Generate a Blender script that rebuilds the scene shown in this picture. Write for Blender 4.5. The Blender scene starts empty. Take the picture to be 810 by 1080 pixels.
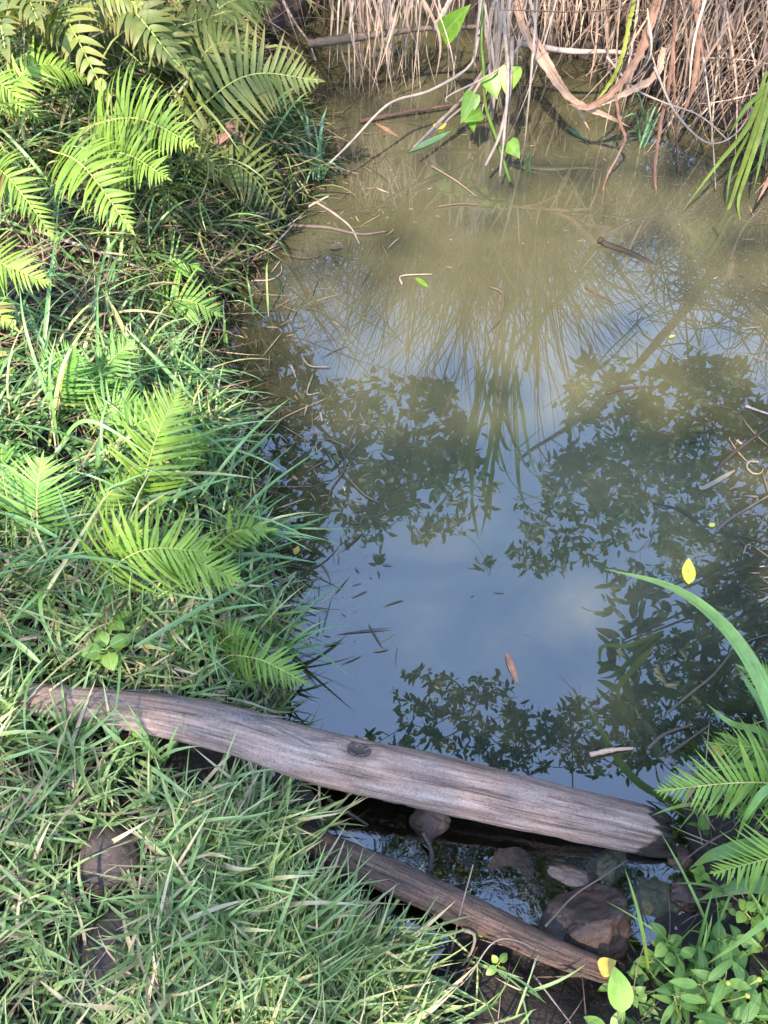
import bpy, math, random
import numpy as np
from mathutils import Vector, noise as mnoise

rng = np.random.default_rng(7)
random.seed(7)
R = math.radians
scene = bpy.context.scene
col = scene.collection
A = np.array

# ------------------------------------------------------------------ camera maths (photo is 810 x 1080)
CAM_H, PITCH, FOV = 1.55, 55.0, 67.0
FPX = 540 / math.tan(R(FOV / 2))
CP, SP = math.cos(R(PITCH)), math.sin(R(PITCH))

def ray(px, py):
    u = (px - 405) / FPX
    v = (540 - py) / FPX
    return A([u, CP + SP * v, -SP + CP * v])

def P(px, py, z=0.0):
    d = ray(px, py)
    return A([0, 0, CAM_H]) + d * ((z - CAM_H) / d[2])

def PY(px, py, Y):
    d = ray(px, py)
    return A([0, 0, CAM_H]) + d * (Y / d[1])

def mirror_y(px, py, Y):
    """where something at distance Y stands if the pond shows it at this spot"""
    d = ray(px, py); w = P(px, py, 0); d = A([d[0], d[1], -d[2]])
    return w + d * ((Y - w[1]) / d[1])

def mirror_h(px, py, h):
    d = ray(px, py); w = P(px, py, 0); d = A([d[0], d[1], -d[2]])
    return w + d * (h / d[2])

# ------------------------------------------------------------------ pond outline and terrain
shore_px = [(262, -70), (262, 0), (285, 40), (290, 90), (318, 150), (332, 190), (290, 240), (240, 300), (212, 350), (196, 385),
            (214, 430), (252, 480), (272, 530), (284, 590), (290, 640), (296, 690), (300, 735), (306, 780), (322, 830),
            (345, 880), (372, 930), (398, 965), (408, 1000), (440, 1022), (472, 1000), (500, 978), (560, 1008), (620, 1030),
            (668, 1010), (706, 985), (738, 940), (728, 895), (716, 850), (738, 815), (775, 785), (820, 760), (860, 700), (900, 600),
            (930, 480), (930, 330), (880, 230), (820, 175), (750, 128), (690, 92), (620, 62), (560, 42), (500, 28), (440, 12),
            (380, -12), (320, -45)]
SHORE = A([P(x, y)[:2] for x, y in shore_px])

LP0, LP1 = P(330, 800)[:2], P(720, 886)[:2]

def signed(x, y):
    x = np.asarray(x, float); y = np.asarray(y, float)
    d2 = np.full(x.shape, 1e9); inside = np.zeros(x.shape, bool)
    n = len(SHORE)
    for i in range(n):
        ax, ay = SHORE[i]; bx, by = SHORE[(i + 1) % n]
        ex, ey = bx - ax, by - ay
        t = np.clip(((x - ax) * ex + (y - ay) * ey) / (ex * ex + ey * ey), 0, 1)
        d2 = np.minimum(d2, (x - ax - t * ex) ** 2 + (y - ay - t * ey) ** 2)
        c = ((ay > y) != (by > y))
        with np.errstate(divide='ignore', invalid='ignore'):
            xi = ax + (y - ay) / (by - ay if by != ay else 1e-9) * ex
        inside ^= c & (x < xi)
    d = np.sqrt(d2)
    return np.where(inside, -d, d)

def wave(x, y, s, k):
    return (np.sin(x * s + k) * np.cos(y * s * 1.17 + 2.1 * k) + np.sin((x + y) * s * 0.71 + 3.3 * k) * np.cos((x - y) * s * 0.83 + k)) * 0.5

def sstep(a, b, x):
    t = np.clip((x - a) / (b - a), 0, 1)
    return t * t * (3 - 2 * t)

def gz(x, y):
    x = np.asarray(x, float); y = np.asarray(y, float)
    sd = signed(x, y)
    sd = sd + 0.020 * wave(x, y, 17, 0.9) + 0.010 * wave(x, y, 43, 0.2)
    far = sstep(2.55, 3.4, y + 0.45 * np.clip(x - 0.5, 0, 2)) * sstep(-1.1, -0.4, x) * (1 - 0.45 * sstep(0.9, 1.4, x))
    left = sstep(-0.1, -0.5, x) * sstep(0.35, 0.8, y)
    amp = 0.13 + 0.16 * left + 0.55 * far
    sc = 0.16 + 0.06 * left + 0.12 * far
    up = amp * (1 - np.exp(-np.clip(sd, 0, 60) / sc)) + 0.02 * np.clip(sd, 0, 8)
    up = up + np.clip(sd * 4, 0, 1) * (0.018 * wave(x, y, 9, 1.3) + 0.010 * wave(x, y, 23, 0.4))
    dn = -0.55 * (1 - np.exp(-np.clip(-sd, 0, 5) / 0.42)) + 0.012 * wave(x, y, 17, 2.0) * np.clip(-sd * 6, 0, 1)
    # the shallow outlet between the two logs
    sh = sstep(0.0, -0.06, y - (LP0[1] + (x - LP0[0]) * (LP1[1] - LP0[1]) / (LP1[0] - LP0[0]))) * sstep(-0.25, -0.1, x)
    dn = dn * (1 - 0.86 * sh - 0.13 * sh * sstep(0.02, 0.12, x)) + sh * (0.007 * wave(x, y, 31, 0.7) + 0.006 * wave(x, y, 67, 1.9) - 0.002) * np.clip(-sd * 20, 0, 1)
    return np.where(sd > 0, up, dn)

def G(px, py, dz=0.0):
    z = 0.1
    for _ in range(14):
        p = P(px, py, z); z = 0.5 * z + 0.5 * float(gz(p[0], p[1]))
    p = P(px, py, z); p[2] = float(gz(p[0], p[1])) + dz
    return p

# ------------------------------------------------------------------ object helpers
def tag(o, label=None, cat=None, group=None, kind=None):
    if label: o['label'] = label
    if cat: o['category'] = cat
    if group: o['group'] = group
    if kind: o['kind'] = kind
    return o

def empty(name, loc, label, cat, group=None):
    o = bpy.data.objects.new(name, None); col.objects.link(o)
    o.location = Vector(loc); o.empty_display_size = 0.05
    return tag(o, label, cat, group)

def nrm(v):
    return v / np.maximum(np.linalg.norm(v, axis=-1, keepdims=True), 1e-9)

class MB:
    def __init__(s):
        s.v = []; s.q = []; s.m = []; s.r = []; s.t = []; s.n = 0; s.uv = []
    def add(s, v, q, mat=0, rnd=None, t=None, uv=None):
        v = np.asarray(v, float).reshape(-1, 3); q = np.asarray(q, int).reshape(-1, 4)
        s.v.append(v); s.q.append(q + s.n); s.n += len(v)
        s.m.append(np.full(len(q), mat, int))
        s.r.append(np.full(len(v), 0.5) if rnd is None else np.broadcast_to(np.asarray(rnd, float), (len(v),)))
        s.t.append(np.zeros(len(v)) if t is None else np.asarray(t, float).reshape(-1))
        s.uv.append(np.zeros((len(v), 2)) if uv is None else np.asarray(uv, float).reshape(-1, 2))
    def build(s, name, mats, parent=None, loc=None):
        v = np.concatenate(s.v); q = np.concatenate(s.q)
        o0 = np.zeros(3)
        if parent is not None: o0 = A(parent_world(parent))
        elif loc is not None: o0 = A(loc, float)
        v = v - o0
        me = bpy.data.meshes.new(name)
        me.vertices.add(len(v)); me.vertices.foreach_set('co', v.astype(np.float32).ravel())
        me.loops.add(len(q) * 4); me.loops.foreach_set('vertex_index', q.astype(np.int32).ravel())
        me.polygons.add(len(q)); me.polygons.foreach_set('loop_start', (np.arange(len(q)) * 4).astype(np.int32))
        me.polygons.foreach_set('material_index', np.concatenate(s.m).astype(np.int32))
        me.polygons.foreach_set('use_smooth', np.ones(len(q), bool))
        a = me.attributes.new('rnd', 'FLOAT', 'POINT'); a.data.foreach_set('value', np.concatenate(s.r).astype(np.float32))
        a = me.attributes.new('t', 'FLOAT', 'POINT'); a.data.foreach_set('value', np.concatenate(s.t).astype(np.float32))
        uvl = me.uv_layers.new(name='UVMap')
        uvl.data.foreach_set('uv', np.concatenate(s.uv)[q.ravel()].astype(np.float32).ravel())
        me.update(calc_edges=True)
        for m in (mats if isinstance(mats, (list, tuple)) else [mats]): me.materials.append(m)
        o = bpy.data.objects.new(name, me); col.objects.link(o)
        if parent is not None: o.parent = parent
        elif loc is not None: o.location = Vector(o0)
        return o

def parent_world(o):
    w = Vector((0, 0, 0))
    while o is not None:
        w += o.location; o = o.parent
    return tuple(w)

PROF = {
    'grass': lambda s: np.minimum(1, 0.55 + 2.2 * s) * np.clip(1 - s ** 2.6, 0.02, 1),
    'pinna': lambda s: np.minimum(1, 0.72 + 2 * s) * np.clip(1 - s ** 2.2, 0.03, 1),
    'leaf': lambda s: np.clip(np.sin(np.pi * np.clip(s, 0, 1) ** 0.8), 0.03, 1) ** 0.8,
    'heart': lambda s: np.clip((np.sin(np.pi * np.clip(s * 0.92 + 0.08, 0, 1) ** 0.55)), 0.03, 1),
    'spoon': lambda s: np.where(s < 0.18, 0.10 + s * 0.5, np.clip(np.sin(np.pi * np.clip((s - 0.1) / 0.9, 0, 1) ** 0.95), 0.03, 1)),
}

def leaf_batch(mb, Pn, D, N, L, W, curl=0.6, fold=0.25, prof='grass', K=5, mat=0, rnd=None, cpow=1.4, twist=0.0, lobe=0.0, side=0.0):
    Pn = np.atleast_2d(Pn).astype(float); n = len(Pn)
    D = nrm(np.broadcast_to(np.atleast_2d(D), (n, 3)).astype(float)); N = np.broadcast_to(np.atleast_2d(N), (n, 3)).astype(float)
    N = nrm(N - (N * D).sum(1, keepdims=True) * D)
    S = np.cross(D, N)
    L = np.broadcast_to(L, (n,)).astype(float); W = np.broadcast_to(W, (n,)).astype(float)
    curl = np.broadcast_to(curl, (n,)).astype(float); twist = np.broadcast_to(twist, (n,)); side = np.broadcast_to(side, (n,))
    s = np.linspace(0, 1, K + 1)
    th = curl[:, None] * s[None] ** cpow
    dirs = np.cos(th)[..., None] * D[:, None] - np.sin(th)[..., None] * N[:, None] + (side[:, None] * s[None])[..., None] * S[:, None]
    dirs = nrm(dirs)
    mid = 0.5 * (dirs[:, 1:] + dirs[:, :-1])
    pos = np.concatenate([np.zeros((n, 1, 3)), np.cumsum(mid, 1) / K], 1) * L[:, None, None] + Pn[:, None]
    nn = np.sin(th)[..., None] * D[:, None] + np.cos(th)[..., None] * N[:, None]
    ss = np.broadcast_to(S[:, None], nn.shape)
    tw = twist[:, None] * s[None]
    ss2 = np.cos(tw)[..., None] * ss + np.sin(tw)[..., None] * nn
    nn2 = -np.sin(tw)[..., None] * ss + np.cos(tw)[..., None] * nn
    w = PROF[prof](s)
    if lobe: w = w * (1 - lobe * (np.arange(K + 1) % 2))
    w = W[:, None] * 0.5 * w[None]
    a = pos + ss2 * (w * math.cos(fold))[..., None] + nn2 * (w * math.sin(fold))[..., None]
    c = pos - ss2 * (w * math.cos(fold))[..., None] + nn2 * (w * math.sin(fold))[..., None]
    V = np.stack([a, pos, c], 2)                     # n,K+1,3,3
    idx = np.arange(n * (K + 1) * 3).reshape(n, K + 1, 3)
    q1 = np.stack([idx[:, :-1, 0], idx[:, :-1, 1], idx[:, 1:, 1], idx[:, 1:, 0]], -1)
    q2 = np.stack([idx[:, :-1, 1], idx[:, :-1, 2], idx[:, 1:, 2], idx[:, 1:, 1]], -1)
    Q = np.concatenate([q1.reshape(-1, 4), q2.reshape(-1, 4)])
    if rnd is None: rnd = rng.random(n)
    rr = np.repeat(np.broadcast_to(rnd, (n,)), (K + 1) * 3)
    tt = np.broadcast_to(s[None, :, None], (n, K + 1, 3)).ravel()
    uu = np.broadcast_to(A([-1, 0, 1.])[None, None], (n, K + 1, 3)).ravel()
    mb.add(V, Q, mat, rr, tt, np.stack([tt, uu], -1))
    return pos[:, -1]

def spline(pts, n):
    pts = np.asarray(pts, float)
    if len(pts) == 2: return pts[0] + (pts[1] - pts[0]) * np.linspace(0, 1, n)[:, None]
    p = np.concatenate([[2 * pts[0] - pts[1]], pts, [2 * pts[-1] - pts[-2]]])
    out = []
    m = len(pts) - 1
    for u in np.linspace(0, m, n):
        i = min(int(u), m - 1); f = u - i
        a, b, c, d = p[i:i + 4]
        out.append(0.5 * (2 * b + (c - a) * f + (2 * a - 5 * b + 4 * c - d) * f * f + (3 * b - a - 3 * c + d) * f ** 3))
    return A(out)

def tube(mb, pts, rad, sides=6, mat=0, rnd=0.5, jitter=0.0):
    pts = np.asarray(pts, float); n = len(pts)
    rad = np.broadcast_to(rad, (n,)).astype(float)
    T = nrm(np.gradient(pts, axis=0))
    up = A([0, 0, 1.]) if abs(T[0][2]) < 0.9 else A([1., 0, 0])
    u = nrm(np.cross(T[0], up)); us = [u]
    for i in range(1, n):
        u = us[-1] - T[i] * np.dot(us[-1], T[i]); us.append(nrm(u))
    us = A(us); vs = np.cross(T, us)
    an = np.linspace(0, 2 * math.pi, sides, endpoint=False)
    rr = rad[:, None] * (1 + jitter * rng.standard_normal((n, sides)))
    V = pts[:, None] + rr[..., None] * (np.cos(an)[None, :, None] * us[:, None] + np.sin(an)[None, :, None] * vs[:, None])
    V = np.concatenate([pts[:1, None].repeat(sides, 1), V, pts[-1:, None].repeat(sides, 1)], 0)
    idx = np.arange((n + 2) * sides).reshape(n + 2, sides)
    j = (np.arange(sides) + 1) % sides
    Q = np.stack([idx[:-1], idx[:-1][:, j], idx[1:][:, j], idx[1:]], -1).reshape(-1, 4)
    ln = np.concatenate([[0], np.cumsum(np.linalg.norm(np.diff(pts, axis=0), axis=1))])
    ln = np.concatenate([[ln[0]], ln, [ln[-1]]])
    uv = np.stack([np.broadcast_to(ln[:, None], (n + 2, sides)), np.broadcast_to(an[None], (n + 2, sides))], -1)
    t = np.broadcast_to((ln / max(ln[-1], 1e-6))[:, None], (n + 2, sides))
    mb.add(V, Q, mat, rnd, t, uv)

def ribbon(mb, pts, width, fold=0.35, prof=None, hint=(0, -0.5, 0.8), mat=0, rnd=None, n=18, twist=0.0, fray=0.0):
    """a long leaf blade through the given points"""
    p = spline(pts, n); T = nrm(np.gradient(p, axis=0)); h = A(hint, float)
    S = nrm(np.cross(T, np.broadcast_to(h, T.shape))); N = np.cross(S, T)
    s = np.linspace(0, 1, n)
    tw = (twist * s)[:, None]
    S, N = np.cos(tw) * S + np.sin(tw) * N, np.cos(tw) * N - np.sin(tw) * S
    w = width * 0.5 * (prof(s) if prof else np.minimum(1, 0.5 + 3 * s) * np.clip(1 - s ** 2.5, 0.03, 1))
    wa, wc = w, w
    if fray:
        wa = w * (1 - fray * rng.random(n)); wc = w * (1 - fray * rng.random(n))
        p = p + N * (0.12 * width * np.convolve(rng.standard_normal(n), [0.3, 0.4, 0.3], 'same'))[:, None]
    a = p + S * (wa * math.cos(fold))[:, None] + N * (wa * math.sin(fold))[:, None]
    c = p - S * (wc * math.cos(fold))[:, None] + N * (wc * math.sin(fold))[:, None]
    V = np.stack([a, p, c], 1); idx = np.arange(n * 3).reshape(n, 3)
    Q = np.concatenate([np.stack([idx[:-1, k], idx[:-1, k + 1], idx[1:, k + 1], idx[1:, k]], -1) for k in (0, 1)])
    tt = np.repeat(s, 3)
    mb.add(V, Q, mat, rng.random() if rnd is None else rnd, tt, np.stack([tt, np.tile(A([-1, 0, 1.]), n)], -1))

def angdir(az, el):
    az = np.asarray(az, float); el = np.asarray(el, float)
    return np.stack([np.cos(el) * np.cos(az), np.cos(el) * np.sin(az), np.sin(el)], -1)

def updir(az, el):
    return np.stack([-np.sin(el) * np.cos(az), -np.sin(el) * np.sin(az), np.cos(el)], -1)

# ------------------------------------------------------------------ materials
def newmat(name):
    m = bpy.data.materials.new(name); m.use_nodes = True
    nt = m.node_tree; nt.nodes.clear()
    return m, nt, nt.nodes, nt.links

def ramp(N, stops, inp, L, interp='LINEAR'):
    r = N.new('ShaderNodeValToRGB'); cr = r.color_ramp; cr.interpolation = interp
    while len(cr.elements) < len(stops): cr.elements.new(0.5)
    for e, (p, c) in zip(cr.elements, stops):
        e.position = p; e.color = (*c, 1)
    L.new(inp, r.inputs[0]); return r.outputs[0]

def noise_tex(N, L, scale, detail=4, rough=0.55, vec=None, dist=0.0):
    n = N.new('ShaderNodeTexNoise'); n.inputs['Scale'].default_value = scale; n.inputs['Detail'].default_value = detail
    n.inputs['Roughness'].default_value = rough; n.inputs['Distortion'].default_value = dist
    if vec is not None: L.new(vec, n.inputs['Vector'])
    return n.outputs['Fac']

def math_node(N, L, op, a, b=None, clamp=False):
    m = N.new('ShaderNodeMath'); m.operation = op; m.use_clamp = clamp
    for k, x in enumerate((a, b)):
        if x is None: continue
        if isinstance(x, (int, float)): m.inputs[k].default_value = x
        else: L.new(x, m.inputs[k])
    return m.outputs[0]

def mixc(N, L, fac, a, b, mode='MIX'):
    m = N.new('ShaderNodeMix'); m.data_type = 'RGBA'; m.blend_type = mode
    for s_, x in ((m.inputs[0], fac), (m.inputs[6], a), (m.inputs[7], b)):
        if isinstance(x, (int, float)): s_.default_value = x
        elif isinstance(x, tuple): s_.default_value = (*x, 1)
        else: L.new(x, s_)
    return m.outputs[2]

def position(N):
    return N.new('ShaderNodeNewGeometry').outputs['Position']

def leaf_mat(name, stops=None, tip=None, tipfac=0.5, rough=0.45, trans=0.35, tcol=(1.25, 1.3, 0.7), vein=0.0, spec=0.4, spots=0.0, stripe=0.0):
    m, nt, N, L = newmat(name)
    at = N.new('ShaderNodeAttribute'); at.attribute_name = 'rnd'
    tt = N.new('ShaderNodeAttribute'); tt.attribute_name = 't'
    c = ramp(N, stops, at.outputs['Fac'], L)
    nz = noise_tex(N, L, 38, 3, 0.6, position(N))
    nzr = N.new('ShaderNodeMapRange'); L.new(nz, nzr.inputs[0]); nzr.inputs[1].default_value = 0.3; nzr.inputs[2].default_value = 0.7
    nzr.inputs[3].default_value = 0.78; nzr.inputs[4].default_value = 1.2
    mul = N.new('ShaderNodeVectorMath'); mul.operation = 'SCALE'; L.new(c, mul.inputs[0]); L.new(nzr.outputs[0], mul.inputs['Scale'])
    c = mul.outputs[0]
    if tip:
        f = math_node(N, L, 'POWER', tt.outputs['Fac'], 2.5); f = math_node(N, L, 'MULTIPLY', f, tipfac)
        c = mixc(N, L, f, c, tip)
    if spots:
        sp = noise_tex(N, L, 160, 2, 0.6, position(N))
        sp = math_node(N, L, 'GREATER_THAN', sp, 0.72 - 0.1 * spots); sp = math_node(N, L, 'MULTIPLY', sp, 0.6)
        c = mixc(N, L, sp, c, (0.16, 0.10, 0.03))
    if vein:
        uv = N.new('ShaderNodeUVMap'); sx = N.new('ShaderNodeSeparateXYZ'); L.new(uv.outputs[0], sx.inputs[0])
        ab = math_node(N, L, 'ABSOLUTE', sx.outputs[1])
        v1 = math_node(N, L, 'LESS_THAN', ab, 0.10)
        k = math_node(N, L, 'SUBTRACT', math_node(N, L, 'MULTIPLY', sx.outputs[0], 9.0), math_node(N, L, 'MULTIPLY', ab, 2.2))
        k = math_node(N, L, 'FRACT', k); v2 = math_node(N, L, 'LESS_THAN', k, 0.13)
        v = math_node(N, L, 'MULTIPLY', math_node(N, L, 'MAXIMUM', v1, math_node(N, L, 'MULTIPLY', v2, 0.5)), vein)
        c = mixc(N, L, v, c, (0.30, 0.36, 0.14))
    if stripe:
        uv = N.new('ShaderNodeUVMap'); mp = N.new('ShaderNodeMapping'); mp.inputs['Scale'].default_value = (7.0, 5.0, 1); L.new(uv.outputs[0], mp.inputs[0])
        add = N.new('ShaderNodeVectorMath'); add.operation = 'ADD'; L.new(mp.outputs[0], add.inputs[0])
        cbx = N.new('ShaderNodeCombineXYZ'); L.new(math_node(N, L, 'MULTIPLY', at.outputs['Fac'], 57.0), cbx.inputs[2]); L.new(cbx.outputs[0], add.inputs[1])
        st = noise_tex(N, L, 1.0, 5, 0.7, add.outputs[0], 0.4)
        c = mixc(N, L, stripe, c, ramp(N, [(0.36, (0.35, 0.28, 0.22)), (0.5, (0.95,) * 3), (0.66, (1.3,) * 3)], st, L), 'MULTIPLY')
    b = N.new('ShaderNodeBsdfPrincipled'); L.new(c, b.inputs['Base Color']); b.inputs['Roughness'].default_value = rough
    b.inputs['Specular IOR Level'].default_value = spec
    out = N.new('ShaderNodeOutputMaterial')
    if trans > 0:
        tr = N.new('ShaderNodeBsdfTranslucent'); tc = mixc(N, L, 1.0, c, tcol, 'MULTIPLY'); L.new(tc, tr.inputs['Color'])
        mx = N.new('ShaderNodeMixShader'); mx.inputs[0].default_value = trans
        L.new(b.outputs[0], mx.inputs[1]); L.new(tr.outputs[0], mx.inputs[2]); L.new(mx.outputs[0], out.inputs[0])
    else: L.new(b.outputs[0], out.inputs[0])
    return m

def wood_mat(name, stops, rough=0.75, wet=None, scale=1.0, bump=0.4, streak=26.0, patch=None):
    m, nt, N, L = newmat(name)
    uv = N.new('ShaderNodeUVMap'); sx = N.new('ShaderNodeSeparateXYZ'); L.new(uv.outputs[0], sx.inputs[0])
    cb = N.new('ShaderNodeCombineXYZ')
    L.new(math_node(N, L, 'MULTIPLY', sx.outputs[0], 3.2 * scale), cb.inputs[0])
    cc = math_node(N, L, 'COSINE', sx.outputs[1]); si = math_node(N, L, 'SINE', sx.outputs[1])
    L.new(math_node(N, L, 'MULTIPLY', cc, 1.6 * scale), cb.inputs[1]); L.new(math_node(N, L, 'MULTIPLY', si, 1.6 * scale), cb.inputs[2])
    n1 = noise_tex(N, L, 2.2, 6, 0.65, cb.outputs[0], 0.4)
    mp = N.new('ShaderNodeMapping'); mp.inputs['Scale'].default_value = (1.3, streak / 3, streak / 3); L.new(cb.outputs[0], mp.inputs[0])
    n2 = noise_tex(N, L, 1.2, 8, 0.75, mp.outputs[0], 0.5)
    n3 = noise_tex(N, L, 16, 7, 0.75, cb.outputs[0])
    mq = N.new('ShaderNodeMapping'); mq.inputs['Scale'].default_value = (0.45, 7.0, 7.0); L.new(cb.outputs[0], mq.inputs[0])
    n4 = noise_tex(N, L, 1.5, 4, 0.6, mq.outputs[0], 0.5)
    cr = math_node(N, L, 'ABSOLUTE', math_node(N, L, 'SUBTRACT', n4, 0.5))
    crk = ramp(N, [(0.0, (0.10,) * 3), (0.022, (0.40,) * 3), (0.050, (1.0,) * 3)], cr, L)
    pm = ramp(N, [(0.44, (1.0,) * 3), (0.56, (0.0,) * 3)], noise_tex(N, L, 2.3, 3, 0.6, cb.outputs[0], 0.3), L)
    crk = mixc(N, L, pm, (1.0, 1.0, 1.0), crk)
    pit = noise_tex(N, L, 210, 5, 0.7, position(N))
    pitc = ramp(N, [(0.34, (0.50,) * 3), (0.46, (0.95,) * 3), (0.66, (1.18,) * 3)], pit, L)
    c1 = ramp(N, stops, n1, L)
    f2 = ramp(N, [(0.36, (0.22,) * 3), (0.50, (0.85,) * 3), (0.62, (1.05,) * 3), (0.75, (1.35,) * 3)], n2, L)
    sm = ramp(N, [(0.40, (0.10,) * 3), (0.64, (0.55,) * 3)], noise_tex(N, L, 1.7, 3, 0.5, cb.outputs[0], 0.6), L)
    c = mixc(N, L, sm, c1, f2, 'MULTIPLY')
    f3 = ramp(N, [(0.30, (0.5,) * 3), (0.45, (1,) * 3)], n3, L); c = mixc(N, L, 0.6, c, f3, 'MULTIPLY')
    c = mixc(N, L, 0.9, c, crk, 'MULTIPLY'); c = mixc(N, L, 0.8, c, pitc, 'MULTIPLY')
    if patch:
        pf = ramp(N, [(0.55, (0,) * 3), (0.66, (1,) * 3)], noise_tex(N, L, 3.1, 5, 0.6, cb.outputs[0]), L)
        pf = math_node(N, L, 'MULTIPLY', pf, 0.7); c = mixc(N, L, pf, c, patch)
    b = N.new('ShaderNodeBsdfPrincipled'); b.inputs['Roughness'].default_value = rough; b.inputs['Specular IOR Level'].default_value = 0.3
    if wet is not None:
        sep = N.new('ShaderNodeSeparateXYZ'); L.new(position(N), sep.inputs[0])
        nw = noise_tex(N, L, 30, 4, 0.7, position(N))
        w = math_node(N, L, 'ADD', sep.outputs[2], math_node(N, L, 'MULTIPLY', math_node(N, L, 'SUBTRACT', nw, 0.5), 0.035))
        # damp soaks further up the end grain at the sunken end
        ex = math_node(N, L, 'MULTIPLY', math_node(N, L, 'SUBTRACT', sx.outputs[0], wet[1]), wet[2]); ex = math_node(N, L, 'MAXIMUM', ex, 0.0)
        w = math_node(N, L, 'SUBTRACT', w, ex)
        wr = N.new('ShaderNodeMapRange'); L.new(w, wr.inputs[0]); wr.inputs[1].default_value = wet[0]; wr.inputs[2].default_value = wet[0] + 0.008
        wr.inputs[3].default_value = 1; wr.inputs[4].default_value = 0
        c = mixc(N, L, math_node(N, L, 'MULTIPLY', wr.outputs[0], 0.93), c, (0.012, 0.009, 0.007))
        rm = N.new('ShaderNodeMapRange'); L.new(wr.outputs[0], rm.inputs[0]); rm.inputs[3].default_value = rough; rm.inputs[4].default_value = 0.25
        L.new(rm.outputs[0], b.inputs['Roughness'])
    L.new(c, b.inputs['Base Color'])
    h = math_node(N, L, 'ADD', math_node(N, L, 'MULTIPLY', n2, 0.8), math_node(N, L, 'MULTIPLY', n3, 0.7)); h = math_node(N, L, 'ADD', h, math_node(N, L, 'MULTIPLY', crk, 0.6)); h = math_node(N, L, 'ADD', h, math_node(N, L, 'MULTIPLY', pit, 0.35))
    bp = N.new('ShaderNodeBump'); bp.inputs['Strength'].default_value = bump; bp.inputs['Distance'].default_value = 0.012
    L.new(h, bp.inputs['Height']); L.new(bp.outputs[0], b.inputs['Normal'])
    out = N.new('ShaderNodeOutputMaterial'); L.new(b.outputs[0], out.inputs[0])
    return m

def stone_mat(name, stops, rough=0.6, scale=9, bump=0.5, gloss_noise=False):
    m, nt, N, L = newmat(name)
    pos = position(N)
    n1 = noise_tex(N, L, scale, 8, 0.68, pos, 0.6); n2 = noise_tex(N, L, scale * 14, 7, 0.75, pos)
    c = ramp(N, stops, n1, L)
    c = mixc(N, L, 0.55, c, ramp(N, [(0.34, (0.25,) * 3), (0.5, (0.9,) * 3), (0.68, (1.5,) * 3)], n2, L), 'MULTIPLY')
    b = N.new('ShaderNodeBsdfPrincipled'); L.new(c, b.inputs['Base Color']); b.inputs['Roughness'].default_value = rough
    if gloss_noise:
        L.new(ramp(N, [(0.35, (0.22,) * 3), (0.65, (0.65,) * 3)], noise_tex(N, L, 14, 4, 0.6, pos), L), b.inputs['Roughness'])
    bp = N.new('ShaderNodeBump'); bp.inputs['Strength'].default_value = bump; bp.inputs['Distance'].default_value = 0.01
    L.new(math_node(N, L, 'ADD', n1, math_node(N, L, 'MULTIPLY', n2, 0.8)), bp.inputs['Height']); L.new(bp.outputs[0], b.inputs['Normal'])
    out = N.new('ShaderNodeOutputMaterial'); L.new(b.outputs[0], out.inputs[0])
    return m

# ground: damp soil, litter-brown on the banks, silt under water
def ground_mat():
    m, nt, N, L = newmat('soil')
    pos = position(N); sep = N.new('ShaderNodeSeparateXYZ'); L.new(pos, sep.inputs[0])
    n1 = noise_tex(N, L, 7, 8, 0.65, pos, 0.5); n2 = noise_tex(N, L, 60, 6, 0.7, pos)
    c = ramp(N, [(0.3, (0.008, 0.006, 0.005)), (0.5, (0.020, 0.0145, 0.0105)), (0.7, (0.042, 0.029, 0.020))], n1, L)
    c = mixc(N, L, 0.7, c, ramp(N, [(0.32, (0.35,) * 3), (0.62, (1.3,) * 3)], n2, L), 'MULTIPLY')
    silt = ramp(N, [(0.3, (0.014, 0.010, 0.006)), (0.55, (0.036, 0.026, 0.014)), (0.75, (0.075, 0.048, 0.02))], n1, L)
    u = N.new('ShaderNodeMapRange'); L.new(sep.outputs[2], u.inputs[0]); u.inputs[1].default_value = 0.0; u.inputs[2].default_value = -0.03
    u.inputs[3].default_value = 0; u.inputs[4].default_value = 1
    c = mixc(N, L, u.outputs[0], c, silt)
    b = N.new('ShaderNodeBsdfPrincipled'); L.new(c, b.inputs['Base Color'])
    b.inputs['Specular IOR Level'].default_value = 0.3
    wr = N.new('ShaderNodeMapRange'); L.new(sep.outputs[2], wr.inputs[0]); wr.inputs[1].default_value = 0.02; wr.inputs[2].default_value = 0.10
    wr.inputs[3].default_value = 0.42; wr.inputs[4].default_value = 0.92
    L.new(wr.outputs[0], b.inputs['Roughness'])
    bp = N.new('ShaderNodeBump'); bp.inputs['Strength'].default_value = 0.8; bp.inputs['Distance'].default_value = 0.02
    L.new(math_node(N, L, 'ADD', n1, math_node(N, L, 'MULTIPLY', n2, 0.5)), bp.inputs['Height']); L.new(bp.outputs[0], b.inputs['Normal'])
    out = N.new('ShaderNodeOutputMaterial'); L.new(b.outputs[0], out.inputs[0])
    return m

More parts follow.
